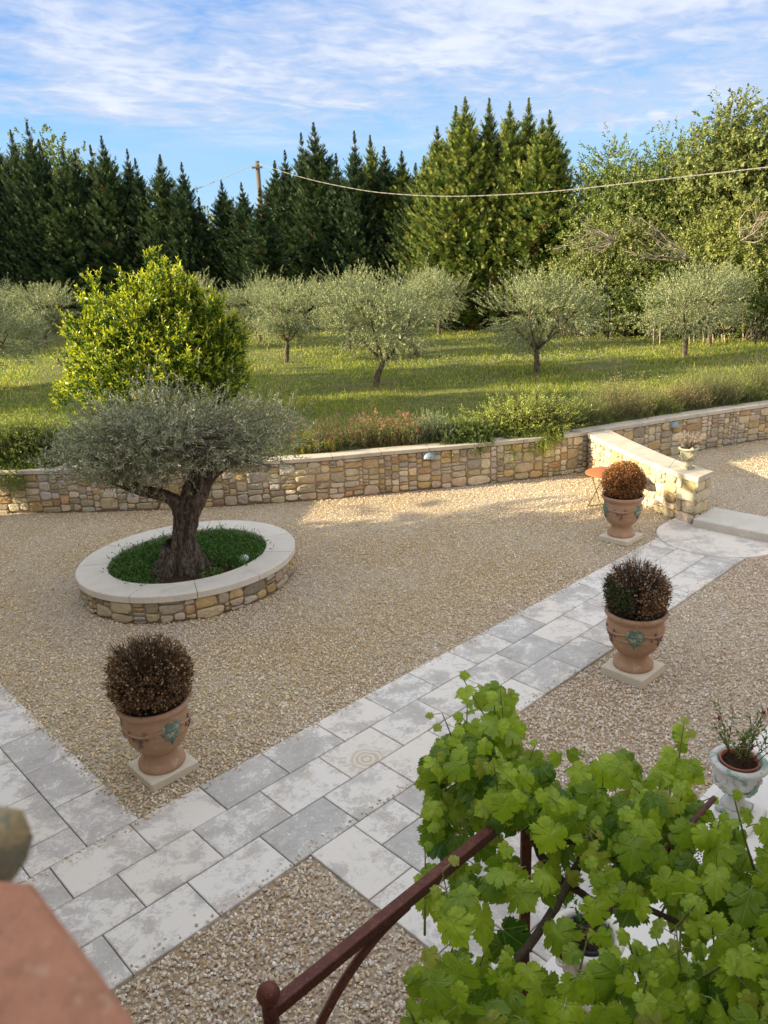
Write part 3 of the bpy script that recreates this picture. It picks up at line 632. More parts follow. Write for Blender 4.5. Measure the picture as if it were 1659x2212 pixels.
def boxball(loc,lab,r,ntw,nl,twc,lcol,seed):
    global R
    R=np.random.default_rng(seed);o=thing('box_shrub',lab,'shrub',loc,'clipped box balls in the urns')
    D=rdir(ntw*3);D=D[D[:,2]>-.55][:ntw];m=len(D);L=r*rnd(m,.82,1.08)*(1+.07*np.sin(D[:,0]*5+seed)*np.cos(D[:,1]*4)+.04*np.sin(D[:,2]*9+D[:,0]*7))*np.where(R.random(m)<.1,1.06,1)
    c=A(0,0,r*.72);P1=c+D*L[:,None]*A(1,1,.97);P0=A(0,0,-.02)+D*A(.12,.12,.05)*R.random((m,1));Pm=P0+(P1-P0)*.55+A(0,0,.05)
    b=Buf();twigs(b,P0,Pm,.005,.0035,twc);twigs(b,Pm,P1,.0035,.0016,twc)
    for s_ in range(4):
        f=rnd((m,1),.3,.85);Q=Pm+(P1-Pm)*f;T=unit(P1-Pm+R.normal(size=(m,3))*.35*r*.6);twigs(b,Q,Q+T*rnd((m,1),.06,.13),.002,.0012,np.array(twc)*rnd((m,1),.7,1.6))
    b.build('twigs',M_bark,o)
    b=Buf();D=rdir(nl*2);D=D[D[:,2]>-.62][:nl];m=len(D);P=c+D*(r*rnd((m,1),.74,1.03))*A(1,1,.97)
    keep,cl=lcol(P,D);keep&=(np.sin(D[:,0]*6+seed)*np.sin(D[:,1]*5+seed*2)*np.cos(D[:,2]*5)>-.28)|(R.random(len(P))<.35);P=P[keep];D=D[keep];cl=cl[keep];m=len(P)
    leaf(b,P,unit(D+R.normal(size=(m,3))*.8),unit(rdir(m)+D),rnd(m,.022,.036),rnd(m,.015,.024),cl);b.build('leaves',L_dry,o);return o
def lc0(P,D):
    keep=R.random(len(P))<np.clip(.95-1.05*D[:,2],.12,1);c=np.where(R.random((len(P),1))<.3,A(.44,.30,.17),A(.19,.115,.065))*rnd((len(P),1),.6,1.4);return keep,c
def lc1(P,D):
    to=unit(-A(SP[1][0],SP[1][1],0));side=D@A(to[1],-to[0],0) # +: to the left seen from the house
    to_l=-(D@np.cross(A(0,0,1),to))
    g=(to_l<.0)&(D[:,2]<.55)&(to_l>-1);gr=(to_l>.12)&(D[:,2]<.42)
    keep=np.where(gr,R.random(len(P))<.95,R.random(len(P))<np.clip(.85-1.0*D[:,2],.12,1)*np.where(np.abs(to_l)<.14,.25,1))
    c=np.where(gr[:,None],np.where(R.random((len(P),1))<.85,A(.05,.10,.03),A(.2,.13,.07)),np.where(R.random((len(P),1))<.4,A(.46,.30,.17),A(.22,.125,.07)))*rnd((len(P),1),.6,1.4);return keep,c
def lc2(P,D):
    keep=R.random(len(P))<.9;c=np.where(R.random((len(P),1))<.6,A(.40,.20,.075),A(.25,.11,.05))*rnd((len(P),1),.6,1.4);return keep,c
boxball((SP[0][0],SP[0][1],ZP+.67),'round box ball dried entirely dark brown with bare twig top','%s'%0 and .385,650,8000,(.115,.078,.048),lc0,11)
boxball((SP[1][0],SP[1][1],GZ+.12+.67),'dying box ball, green on its left side and brown on the right',.345,520,7000,(.125,.09,.065),lc1,12)
boxball((SP[2][0],SP[2][1],ZP+.67),'golden brown dried box ball lit by the sun','%s'%0 and .335,380,8500,(.16,.095,.055),lc2,13)
R=np.random.default_rng(21)
# small classical urns
def rim_ornament(b,r,z,n_,s_):
    for q in range(n_):
        a=q*2*math.pi/n_;p=A(r*math.cos(a),r*math.sin(a),z);o=A(math.cos(a),math.sin(a),-.45);tube(b,[p-o*s_*.9,p,p+o*s_*.9],[s_*.3,s_*.55,s_*.3],6)
def smallurn(name,lab,loc,s_,mat,rot,foot_h=.0):
    o=thing(name,lab,'urn',loc);o.rotation_euler.z=rot
    pr=[(0,.055),(.10,.055),(.105,.07),(.085,.085),(.058,.115),(.052,.15),(.07,.165),(.072,.18),(.11,.20),(.155,.25),(.172,.31),(.172,.37),(.165,.41),(.172,.425),(.20,.445),(.222,.455),(.226,.47),(.215,.485),(.185,.49),(.165,.48),(.155,.42),(.0,.40)]
    b=Buf();lathe(b,[(r*s_,z*s_) for r,z in pr],44);b.build('bowl',mat,o)
    b=Buf();box(b,(0,0,.0275*s_),(.115*s_,0,0),(0,.115*s_,0),(0,0,.0275*s_),bev=.006*s_);b.build('foot',mat,o,smooth=False)
    b=Buf();rim_ornament(b,.207*s_,.474*s_,30,.020*s_)
    for m in range(4):
        tube(b,[A(.174*s_*math.cos(a),.174*s_*math.sin(a),s_*(.40-.13*math.sin((a-m*1.571)/1.571*math.pi))) for a in np.linspace(m*1.571+.1,m*1.571+1.47,14)],.012*s_,6,rough=.2)
    for q in range(16):
        a=q*math.pi/8;tube(b,[A(.075*s_*math.cos(a),.075*s_*math.sin(a),.185*s_),A(.135*s_*math.cos(a),.135*s_*math.sin(a),.225*s_),A(.165*s_*math.cos(a),.165*s_*math.sin(a),.272*s_)],[.008*s_,.014*s_,.004*s_],6)
    b.build('relief',mat,o);return o
def innerpot(name,lab,loc,r,h,mat):
    o=thing(name,lab,'pot',loc);b=Buf();lathe(b,[(r*.8,0),(r*.97,h),(r,h+.004),(r,h+.018),(r*.93,h+.018),(r*.9,h-.02)],36);b.build('wall',mat,o)
    b=Buf();a=np.arange(24)*math.pi/12;V=np.concatenate([np.stack([r*.92*np.cos(a),r*.92*np.sin(a),np.full(24,h-.02)],-1),np.stack([r*.5*np.cos(a),r*.5*np.sin(a),h-.01+.02*R.random(24)],-1),[[0,0,h]]]);i=np.arange(24);j=(i+1)%24
    b.add(V,[np.stack([i,j,24+j,24+i],-1),np.stack([24+i,24+j,np.full(24,48)],-1)])
    for q in range(160):
        a_=R.uniform(0,6.28);rr_=r*.88*math.sqrt(R.random());p=A(rr_*math.cos(a_),rr_*math.sin(a_),h-.008);s2=R.uniform(.006,.012);tube(b,[p,p+A(0,0,s2*.6),p+A(0,0,s2*1.2)],[s2,s2,s2*.3],5,rough=.2)
    b.build('soil',M_soil,o);return o
def block(loc,hx,hz,lab):
    o=thing('pedestal_block',lab,'plinth',loc);b=Buf();box(b,(0,0,hz/2),DA*hx,DB*hx,(0,0,hz/2),bev=.012);b.build('slab',M_white,o,smooth=False);return o
B1=G(1585,1750,.14);B1[2]=ZT
block(B1,.20,.045,'low pale block under the green stained urn');smallurn('stone_urn','grey white urn with green stains and egg moulded rim, right of the vine',B1+A(0,0,.045),1.0,M_urn,PSI)
innerpot('clay_pot','terracotta pot of dark soil sunk in the green stained urn',B1+A(0,0,.045+.40),.15,.075,M_pot)
B2=G(1268,2018,.62);B2[2]=ZT
block(B2,.19,.04,'low pale block under the cream urn below the vine');smallurn('stone_urn','cream urn with moulded rim seen through a gap in the vine',B2+A(0,0,.04),1.0,M_urnc,PSI)
innerpot('plastic_pot','dark blue pot sunk in the cream urn below the vine',B2+A(0,0,.04+.40),.145,.07,M_potd)
B3=A(5.40,13.28,ZR);smallurn('stone_urn','small mossy classical urn standing on the end of the short wall',B3,.78,M_moss,.35)
o=thing('dry_plant','dried grey lavender plant in the small urn on the short wall','plant',B3+A(0,0,.34));b=Buf();n_=260;D=unit(rdir(n_)*A(.7,.7,.35)+A(0,0,.7));Bs=D*.02;L_=rnd(n_,.18,.36);twigs(b,Bs,Bs+D*L_[:,None],.003,.0015,(.30,.25,.20));b.build('stems',M_bark,o)
b=Buf();shoots(b,Bs,D,L_,9,.022,.008,.6,lambda P,t:A(.48,.42,.36)*rnd((len(P),1),.6,1.3),t0=.4);b.build('leaves',L_dry,o)
o=thing('potted_plant','leggy plant with pink buds in the clay pot at right','plant',B1+A(0,0,.045+.47));b=Buf()
n_=22;D=unit(rdir(n_)*A(.5,.5,.2)+A(0,0,.9));Bs=np.c_[rnd(n_,-.09,.09),rnd(n_,-.07,.07),np.zeros(n_)];L_=rnd(n_,.18,.46);L_[:3]=(.50,.46,.42);twigs(b,Bs,Bs+D*L_[:,None],.0045,.002,(.16,.09,.05))
f=rnd(n_,.35,.8);Q=Bs+D*(L_*f)[:,None];D2=unit(D+rdir(n_)*.7);twigs(b,Q,Q+D2*.12,.003,.0015,(.16,.10,.05));b.build('stems',M_bark,o)
b=Buf();shoots(b,Bs,D,L_,9,.045,.017,.8,lambda P,t:np.where(R.random((len(P),1))<.8,A(.12,.21,.05),A(.35,.30,.08))*rnd((len(P),1),.7,1.3),t0=.35);shoots(b,Q,D2,np.full(n_,.13),6,.04,.016,.8,lambda P,t:A(.13,.22,.05)*rnd((len(P),1),.7,1.3));b.build('leaves',L_shr,o)
b=Buf();tip=(Bs+D*L_[:,None])[[0,1,2,5,9]]
for p in tip: b=Buf();leaf(b,np.repeat(p[None],9,0),unit(rdir(9)*.5+A(0,0,1)),rdir(9),.04,.014,A(.42,.04,.13)*rnd((9,1),.7,1.3));b.build('bud',L_flow,o)
o=thing('potted_plant','small plant with one pink flower in the dark pot under the vine','plant',B2+A(0,0,.04+.45));b=Buf();n_=14;D=unit(rdir(n_)*A(.7,.7,.2)+A(0,0,.8));Bs=D*.03*A(1,1,0);shoots(b,Bs,D,rnd(n_,.1,.24),8,.045,.02,.8,lambda P,t:A(.08,.17,.04)*rnd((len(P),1),.6,1.3));b.build('leaves',L_shr,o);b=Buf();leaf(b,np.repeat(A(-.12,.1,.25)[None],10,0),unit(rdir(10)+A(0,0,.6)),rdir(10),.05,.03,A(.6,.06,.12)*rnd((10,1),.7,1.2));b.build('flower',L_flow,o)
# ================================================================= TABLE, LAMPS, SPOT
TC=A(4.13,13.90,GZ);o=thing('folding_table','round rust orange folding table on crossed legs by the short wall','table',TC);b=Buf()
lathe(b,[(0,.705),(.345,.705),(.36,.70),(.362,.712),(.362,.722),(.355,.727),(0,.727)],48);b.build('tabletop',M_table,o)
ex=unit(A(.11,-.42,0));ey=A(-ex[1],ex[0],0)
for sg in(-1,1):
    for s2 in(-1,1):
        b=Buf();p=ey*(.17*s2+.012*sg);bar(b,p+ex*.25*sg+A(0,0,.015),p-ex*.25*sg+A(0,0,.70),.022,.012);b.build('leg',M_leg,o,smooth=False)
    b=Buf();bar(b,ey*.19+ex*.25*sg+A(0,0,.012),-ey*.19+ex*.25*sg+A(0,0,.012),.018,.012);b.build('stretcher',M_leg,o,smooth=False)
for u,v,lab in((917,977,'blue grey half dome wall lamp on the rubble wall below the lavender'),(1447,917,'blue grey half dome wall lamp above the small urn')):
    p=G(u,v,.70);s_=wl[np.argmin(np.hypot(WALL[:,0]-p[0],WALL[:,1]-p[1]))];q,nn=wall_at(np.array([s_]));q=A(*q[0],.66)+A(*nn[0],0)*.03;o=thing('wall_lamp',lab,'lamp',q,'half dome lamps on the long wall')
    t=A(-nn[0][1],nn[0][0],0);N_=A(*nn[0],0);b=Buf();k=16;V=[]
    for iz in range(7):
        ph=iz/6*math.pi/2
        for ia in range(k+1):
            th=ia/k*math.pi;V.append(t*(.13*math.cos(th)*math.cos(ph))+N_*(.11*math.sin(th)*math.cos(ph))+A(0,0,.125*math.sin(ph)))
    i=np.arange(6)[:,None]*(k+1);j=np.arange(k)[None];b.add(V,np.stack([i+j,i+j+1,i+k+1+j+1,i+k+1+j],-1).reshape(-1,4));b.build('shade',M_lamp,o)
    b=Buf();box(b,N_*-.008+A(0,0,.06),t*.13,N_*.012,(0,0,.065),bev=.004);b.build('back_plate',M_lamp,o,smooth=False)
S_=A(-2.16,11.05,.36);o=thing('garden_spotlight','round glass garden spotlight lying in the planter beside the olive trunk','lamp',S_);b=Buf();ax=unit(A(-.25,-.35,.75));u_,v_=basis(ax)
tube(b,[ax*-.10,ax*-.06,ax*0,ax*.025],[.03,.065,.085,.088],20);b.build('housing',plain('aluminium',(.5,.52,.52),.35,9.,.05,.05,metal=.7),o);b=Buf();tube(b,[ax*.026,ax*.031],[.075,.07],20);b.build('lens',plain('lamp glass',(.75,.80,.80),.08,9.,.05,.02,spec=.8),o)
# ================================================================= OLD OLIVE
ob=A(-3.08,10.95,.28);ol=thing('old_olive_tree','old olive tree with thick gnarled trunk and wide flat crown in the planter','tree',ob)
def gnarl(b,P,r,k,amp,col):
    P=spline(P,len(P)*6);r=np.interp(np.linspace(0,1,len(P)),np.linspace(0,1,len(r)),r);n=len(P);T=unit(np.gradient(P,axis=0));u=unit(A(1,0,0)-T[0]*T[0][0]);U=[]
    for i in range(n): u=unit(u-T[i]*(u@T[i]));U.append(u)
    U=np.array(U);W=np.cross(T,U);a=np.arange(k)*2*math.pi/k;tt_=np.linspace(0,1,n)[:,None]
    f=1+amp*(.5*np.sin(3*a+1+5*tt_)+.4*np.sin(5*a-6*tt_+2)+.38*np.sin(9*a+9*tt_)+.3*np.sin(2*a+13*tt_)+.3*np.sin(13*a-7*tt_))+.03*R.normal(size=(n,k))
    V=P[:,None]+(np.cos(a)[None,:,None]*U[:,None]+np.sin(a)[None,:,None]*W[:,None])*(r[:,None]*f)[...,None]
    i=np.arange(n-1)[:,None]*k;j=np.arange(k)[None];j2=(j+1)%k
    cc_=np.array(col)*np.clip(1+.9*(f-1)/max(amp,.01)*.25,.5,1.5).reshape(-1,1);b.add(V.reshape(-1,3),[np.stack([i+j,i+j2,i+k+j2,i+k+j],-1).reshape(-1,4),((n-1)*k+np.arange(k))[None]],cc_)
Yt=10.9;q=lambda u,v,y=Yt:atY(u,v,y)-ob
b=Buf();bc=(.115,.097,.083)
gnarl(b,[q(388,1245),q(392,1222),q(396,1190),q(398,1160),q(404,1120),q(418,1080),q(432,1045),q(444,1010),q(455,975)],[.335,.27,.205,.160,.148,.155,.165,.15,.11],44,.27,bc)
gnarl(b,[q(400,1112),q(385,1090),q(365,1075),q(335,1066),q(300,1058),q(262,1045),q(225,1030)],[.15,.12,.095,.085,.075,.06,.04],16,.12,bc)
gnarl(b,[q(432,1050),q(470,1015,10.7),q(515,990,10.5),q(560,965,10.4)],[.12,.08,.055,.03],12,.12,bc)
gnarl(b,[q(450,985),q(470,940,11.2),q(500,900,11.5)],[.10,.06,.03],10,.1,bc);gnarl(b,[q(440,1000),q(400,960,11.2),q(350,920,11.5)],[.10,.06,.03],10,.1,bc);gnarl(b,[q(300,1058),q(250,1010,10.4),q(190,980,10.2)],[.07,.045,.02],8,.1,bc);gnarl(b,[q(445,1005),q(400,985,10.3),q(350,970,9.9)],[.10,.06,.03],10,.1,bc)
for a_,l_ in((2.6,.45),(3.6,.5),(4.4,.42),(5.3,.5),(.2,.38)): # buttress roots
    e=A(math.cos(a_),math.sin(a_),0);gnarl(b,[e*.16+A(0,0,.42),e*.27+A(0,0,.14),e*(.3+l_*.3)+A(0,0,0)],[.09,.11,.05],10,.15,bc)
b.build('trunk',M_obark,ol)
b=Buf();cen=A(-3.07,10.95,2.27)-ob
n_=3000;D=rdir(n_);rr_=R.random(n_)**.42;ncl=46;Dc=rdir(ncl);Dc=np.sign(Dc)*np.abs(Dc)**A(1,1,.7);cc=cen+Dc*(R.random(ncl)**.4)[:,None]*A(1.60,1.28,.40);ci=R.integers(ncl,size=n_);P=cc[ci]+R.normal(size=(n_,3))*A(.24,.24,.15);D=unit((P-cen)*A(.5,.5,1.4))
lump=.20*np.sin(P[:,0]*4.1+1)*np.cos(P[:,1]*3.7)+.07*np.sin(P[:,0]*9+P[:,1]*7);P[:,2]+=lump*np.clip(D[:,2]+.4,0,1)
low_=[(430,1003,10.5),(500,1003,10.4),(565,985,10.3),(350,1012,10.3),(250,1012,10.2),(180,992,10.4),(605,955,10.6),(125,965,10.6),(300,1000,10.1),(470,1010,11.2),(395,1005,11.4)];Pl=np.concatenate([q(*t)+R.normal(size=(52,3))*A(.20,.20,.10) for t in low_]);P=np.vstack([P,Pl]);D=np.vstack([D,unit(R.normal(size=Pl.shape)*A(1,1,.3)+A(0,-.1,-.35))]);n_=len(P)
P[:,2]+=np.where(P[:,0]<-.3,-.10*(-P[:,0]-.3),.05)
ka=(P[:,2]>1.22+.15*np.sin(P[:,0]*6)*np.cos(P[:,1]*5))|(R.random(n_)<.25)|(np.arange(n_)>=n_-len(Pl));P=P[ka];D=D[ka];n_=len(P)
Dd=unit(D*A(.9,.9,.45)+A(0,0,.42)+R.normal(size=(n_,3))*.45);Ln=rnd(n_,.16,.34)
colo=lambda P,t:np.where(R.random((len(P),1))<.35,A(.50,.51,.38),A(.25,.285,.17))*rnd((len(P),1),.65,1.35)
shoots(b,P,Dd,Ln,15,.058,.0145,.75,colo)
ti=[(440,845,10.6),(455,850,10.9),(540,842,10.8),(530,855,10.9),(500,850,11.1),(410,855,10.8),(395,858,10.4),(475,848,10.7),(560,872,10.8),(600,885,10.8),(360,870,10.8),(300,880,10.8),(250,890,10.8),(575,875,11),(490,845,10.5),(425,852,11)]
Tp=np.array([q(*t) for t in ti]);Tb=Tp-A(0,0,.42)+R.normal(size=Tp.shape)*.05;shoots(b,Tb,unit(Tp-Tb),np.linalg.norm(Tp-Tb,axis=1),20,.055,.015,.6,lambda P,t:A(.30,.31,.21)*rnd((len(P),1),.7,1.2))
b.build('crown',L_olive,ol)
b=Buf();twigs(b,P[::3],P[::3]+Dd[::3]*Ln[::3,None],.005,.002,(.2,.17,.13));inn=cen+(P[::9]-cen)*.35;twigs(b,inn,P[::9],.012,.005,(.17,.14,.11));b.build('twigs',M_bark,ol)
# ground cover and weed in the planter
n_=2400;r_=np.sqrt(R.random(n_));a=rnd(n_,0,6.28);E_=ell(a,1.20*r_,1.07*r_);dd=np.hypot(E_[:,0]+3.0,(E_[:,1]-10.7));ka=(dd>.52)&~((E_[:,0]>-3.3)&(E_[:,0]<-2.2)&(E_[:,1]<10.86)&(R.random(n_)<.9));E_=E_[ka];n_=len(E_)
b=Buf();Bs=np.c_[E_,soil_z(E_[:,0],E_[:,1])];shoots(b,Bs,unit(rdir(n_)*A(.8,.8,.2)+A(0,0,.8)),rnd(n_,.12,.27),9,.038,.020,.95,lambda P,t:np.where(R.random((len(P),1))<.25,A(.16,.30,.06),A(.07,.175,.034))*rnd((len(P),1),.6,1.35))
kind(tag(b.build('ground_cover',L_shr),'low green ground cover filling the planter around the olive trunk','ground cover'),'stuff')
w_=A(-2.55,10.52,.31);o=thing('weed_plant','small leafy weed at the planter rim beside the olive trunk','plant',w_);b=Buf();n_=12;D=unit(rdir(n_)*A(1,1,.2)+A(0,0,.45));shoots(b,D*.01,D,rnd(n_,.12,.22),5,.075,.04,.7,lambda P,t:A(.12,.24,.06)*rnd((len(P),1),.7,1.3));b.build('leaves',L_shr,o)
# ================================================================= PERGOLA AND VINE
ZV=2.3;pg=thing('iron_pergola','rusted dark red iron pergola with ball finial, overgrown by the vine','pergola',G(1145,1737,ZV)*A(1,1,0))
r0=G(592,2178,ZV);r1=r0+DA*1.42;r2=G(1630,2165,ZV);cR=r2@DB;cL=r0@DB;d0=r0@DA
b=Buf();bar(b,r0,r1,.045,.045,bev=.003);b.build('rail',M_iron,pg,smooth=False,world=True)
b=Buf();bar(b,dc(d0-.1,cR,ZV),dc(d0+1.42,cR,ZV),.045,.045,bev=.003);b.build('rail',M_iron,pg,smooth=False,world=True)
for dd_ in(2.37,):
    b=Buf();bar(b,dc(dd_,cL-.03,ZV-.01),dc(dd_,cR+.03,ZV-.01),.05,.028,bev=.003);b.build('crossbar',M_iron,pg,smooth=False,world=True)
for d_,c_ in((d0-.015,cL),(G(1145,1737,ZV)@DA,cL),(d0,cR),(d0+1.40,cR)):
    b=Buf();bar(b,dc(d_,c_,ZT-.1),dc(d_,c_,ZV-.024),.045,.045,bev=.003,up=(1,0,0));b.build('post',M_iron,pg,smooth=False,world=True)
for c_ in(cL,cR):
    fp=dc(d0-.015,c_,ZV)
    b=Buf();bb=Buf();lathe(bb,[(.0,-.024),(.026,-.024),(.026,.022),(.02,.026),(.014,.034),(.02,.04),(.034,.055),(.039,.073),(.034,.092),(.02,.106),(.0,.111)],24,o=fp);bb.build('finial',M_iron,pg,world=True)
for c_ in(cL,cR):
    b=Buf();t=np.linspace(0,1,14);pd=G(1145,1737,ZV)@DA
    P=[dc(d0+.62-.60*math.sin(x*1.45),c_,ZV-.03-.60*(1-math.cos(x*1.45))) for x in t];tube(b,P,.020,4);b.build('brace',M_iron,pg,smooth=False,world=True)
b=Buf();tube(b,[G(1340,1947,ZV-.03),G(1215,2069,ZV-.03)],.013,8);tube(b,[G(1340,1947,ZV-.03),G(1340,1947,ZV-.03)+DA*.8],.013,8);b.build('rod',M_iron,pg,world=True)
vn=thing('grape_vine','grapevine with broad lobed green leaves trained over the rusted pergola','vine',tuple(G(1250,1900,0)))
# leaf blade
half=[(0,.16),(.03,.04),(.12,-.05),(.24,-.09),(.36,-.05),(.44,.05),(.43,.14),(.38,.21),(.50,.25),(.58,.35),(.60,.46),(.52,.50),(.42,.53),(.36,.55),(.38,.66),(.34,.76),(.25,.84),(.14,.92),(0,1.02)]
half=[(0,.10),(.05,-.05),(.13,-.10),(.20,-.07),(.24,-.14),(.32,-.09),(.37,-.12),(.42,-.02),(.50,-.01),(.48,.07),(.56,.12),(.50,.16),(.53,.23),(.41,.25),(.51,.30),(.61,.30),(.59,.37),(.70,.43),(.61,.47),(.65,.55),(.55,.55),(.53,.61),(.44,.59),(.33,.56),(.39,.65),(.48,.68),(.41,.73),(.43,.80),(.33,.81),(.32,.88),(.23,.88),(.20,.95),(.12,.95),(.08,1.02),(0,1.12)]
hp=np.array(half)
def gleaf():
    h1=hp.copy();N_=len(h1);t=np.arange(N_)
    ser=.0*np.abs(((t*.5)%1)*2-1)*np.clip(np.minimum(t-5,N_-1-t)/4,0,1)
    cen=A(0,.34);d=unit(h1-cen);h1=h1+d*ser[:,None]
    h2=h1*A(-1,1);out=np.concatenate([h1,h2[-2:0:-1]]);return out
GO=gleaf();gk=len(GO);gc=A(0,.30)
def add_gleaf(b,P,D,N,size,r_,curl=.25,asym=0.):
    S=unit(np.cross(D,N));N=np.cross(S,D);rings=[1.,.72,.42,.16];V2=np.concatenate([gc+(GO-gc)*s_ for s_ in rings]+[[gc]])
    V2=V2*A(1+.1*asym,1);x,y=V2[:,0],V2[:,1]
    z=-curl*(x*x*1.3+.8*np.maximum(y-.25,0)**2)+.10*np.abs(x)*np.sign(1)*(1-np.abs(x))+.03*np.sin(9*x+asym*5)*np.sin(8*y+asym*9)+.022*np.sin(np.arctan2(x,y-.15)*7+asym*3)*np.hypot(x,y-.2)
    V=P+size*(x[:,None]*S+y[:,None]*D+z[:,None]*N)
    i=np.arange(3)[:,None]*gk;j=np.arange(gk)[None];j2=(j+1)%gk
    col_=np.stack([x+.8,y+.5,np.full(len(x),r_)],-1);b.add(V,[np.stack([i+j,i+j2,i+gk+j2,i+gk+j],-1).reshape(-1,4),np.stack([3*gk+np.arange(gk),3*gk+(np.arange(gk)+1)%gk,np.full(gk,4*gk)],-1)],col_)
POLY=np.array([(925,1650),(965,1605),(1010,1590),(1035,1500),(1065,1484),(1105,1500),(1120,1560),(1140,1640),(1200,1640),(1260,1625),(1330,1640),(1400,1625),(1450,1600),(1480,1580),(1500,1600),(1500,1680),(1490,1740),(1545,1740),(1600,1780),(1680,1790),(1760,1900),(1760,2320),(960,2320),(925,2200),(915,2100),(905,1990),(935,1930),(930,1870),(925,1760)],float)
HOLES=[(1020,2010,48),(945,1890,24),(1235,2035,82),(1370,2040,55),(1400,2110,34),(1030,1990,40),(1130,1850,28),(1530,2060,40),(1590,2010,25),(1510,2100,26),(1330,1730,16),(1650,2040,24),(1160,1990,26),(1340,2170,30)]
def inpoly(u,v):
    c=False;n=len(POLY)
    for i in range(n):
        x1,y1=POLY[i];x2,y2=POLY[i-1]
        if (y1>v)!=(y2>v) and u<(x2-x1)*(v-y1)/(y2-y1)+x1: c=not c
    return c
b=Buf();st_=Buf();cl_=Buf();cnt=0;anch=[];EXTRA=[]
while cnt<640:
    u=R.uniform(900,1750);v=R.uniform(1485,2310)
    if cnt<120: u=R.uniform(920,1140);v=R.uniform(1485,1760)
    if not inpoly(u,v): continue
    if any((u-x)**2+(v-y)**2<(r_*1.3)**2 for x,y,r_ in HOLES) and R.random()<.93: continue
    z=R.uniform(2.2,2.58) if R.random()<.72 else R.uniform(1.95,2.25);P=G(u,v,z);az=R.uniform(0,6.28);size=R.choice([.052,.074,.096,.118],p=[.2,.32,.31,.17])*R.uniform(.85,1.15);lx=(u-592)/488;ln_=2178-388*lx-v
    if u<1085 and abs(ln_)<55 : P=G(u,v,R.uniform(1.75,2.15))
    elif u<1085 and ln_>0 and v>1680: P=G(u,v,R.uniform(1.9,2.3))
    if v<1640: size*=.9
    D=unit(A(math.cos(az)*.7,math.sin(az)*.5-.45,R.uniform(-1.1,-.25)));N=unit(A(R.normal()*.55,R.normal()*.45-.55,.75)+D*0)
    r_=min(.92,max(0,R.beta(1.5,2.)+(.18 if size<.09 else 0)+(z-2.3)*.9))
    if size<.085 and R.random()<.15:r_=.97
    D=unit(D-N*(D@N)*.8)
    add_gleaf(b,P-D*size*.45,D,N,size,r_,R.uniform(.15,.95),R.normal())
    p0=P-D*size*.38;p2=p0-unit(D+A(0,0,.3))*size*.55-A(0,0,.05);tube(st_,spline([p0,(p0+p2)/2+A(0,0,.008),p2],5),[.0016,.0018,.002,.0022,.0025],5,(.20,.24,.07));anch.append(p2);cnt+=1
bars=[(dc(2.37,cL,ZV),dc(2.37,cR,ZV),80),(dc(2.3,cR,ZV),dc(d0+1.42,cR,ZV),70),(dc(d0+.1,cR,ZV),dc(2.3,cR,ZV),60),(dc(2.22,cL,ZV),dc(d0+1.42,cL,ZV),60)]
for p0,p1,m in bars:
    for q in range(m):
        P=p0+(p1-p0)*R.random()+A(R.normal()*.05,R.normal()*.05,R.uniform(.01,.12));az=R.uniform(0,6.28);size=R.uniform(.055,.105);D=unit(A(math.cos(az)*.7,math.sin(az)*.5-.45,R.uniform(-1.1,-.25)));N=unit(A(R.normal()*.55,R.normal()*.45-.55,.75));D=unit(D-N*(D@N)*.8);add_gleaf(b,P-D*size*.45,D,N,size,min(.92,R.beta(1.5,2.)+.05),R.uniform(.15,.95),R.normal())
b.build('leaves',L_vine,vn,world=True)
anch=np.array(anch)
M_cane=plain('green cane',None,.6,12.,.2,.2)
for q in range(80): # this year's shoots
    p=anch[R.integers(len(anch))]-A(0,0,.05);D=unit(A(R.normal()*.5,R.normal()*.5,.8));l_=R.uniform(.25,.45);tip_=p+D*l_*.5+A(0,0,.02)
    for e_,sz_ in((tip_,R.uniform(.03,.05)),(p+D*l_*.36+R.normal(size=3)*.012,R.uniform(.045,.07)),(p+D*l_*.22+R.normal(size=3)*.02,R.uniform(.05,.085))):
        a_=R.uniform(0,6.28);N_=unit(A(R.normal()*.4,-.45+R.normal()*.3,.8));D_=A(math.cos(a_),math.sin(a_)-.3,-.4);D_=unit(D_-N_*(D_@N_));EXTRA.append((e_,D_,N_,sz_,R.uniform(.45,.95)))
    tube(st_,spline([p-D*l_*.4,p,p+D*l_*.5+A(0,0,.02)],8),np.linspace(.006,.0025,8),5,np.array((.17,.19,.06))*R.uniform(.7,1.2))
for tu,tv,bu,bv in((1080,1484,1085,1640),(1478,1560,1440,1740),(955,1540,985,1640),(1065,1640,1075,1790),(955,1880,968,2010),(1462,1890,1465,2120),(1270,1780,1290,1900),(1460,2000,1465,2210)):
    p0=G(bu,bv,2.25);p1=G(tu,tv,2.62 if tv<1700 else 2.5);P=spline([p0,(p0+p1)/2+A(.01,.0,.0),p1],10);tube(st_,P,np.linspace(.005,.002,10),6,(.20,.20,.07))
    for t in(4,6,7,8,9):
        az=R.uniform(0,6.28);D=unit(A(math.cos(az),math.sin(az)-.2,.1*R.normal()-.2));N=unit(A(R.normal()*.3,-.4,.8));D=unit(D-N*(D@N));s_=.11-.009*t;e=P[t]+D*.045;tube(st_,[P[t],e],.0016,5,(.22,.24,.07));Lb_=Buf() if False else None
        anch=np.vstack([anch,e]);EXTRA.append((e,D,N,s_,.72+.03*t))
st_.build('shoots',M_cane,vn,world=True)
b=Buf()
for e,D,N,s_,r_ in EXTRA: add_gleaf(b,e,D,N,max(s_,.035),min(r_,.97),.3,R.normal())
b.build('young_leaves',L_vine,vn,world=True)
b=Buf()
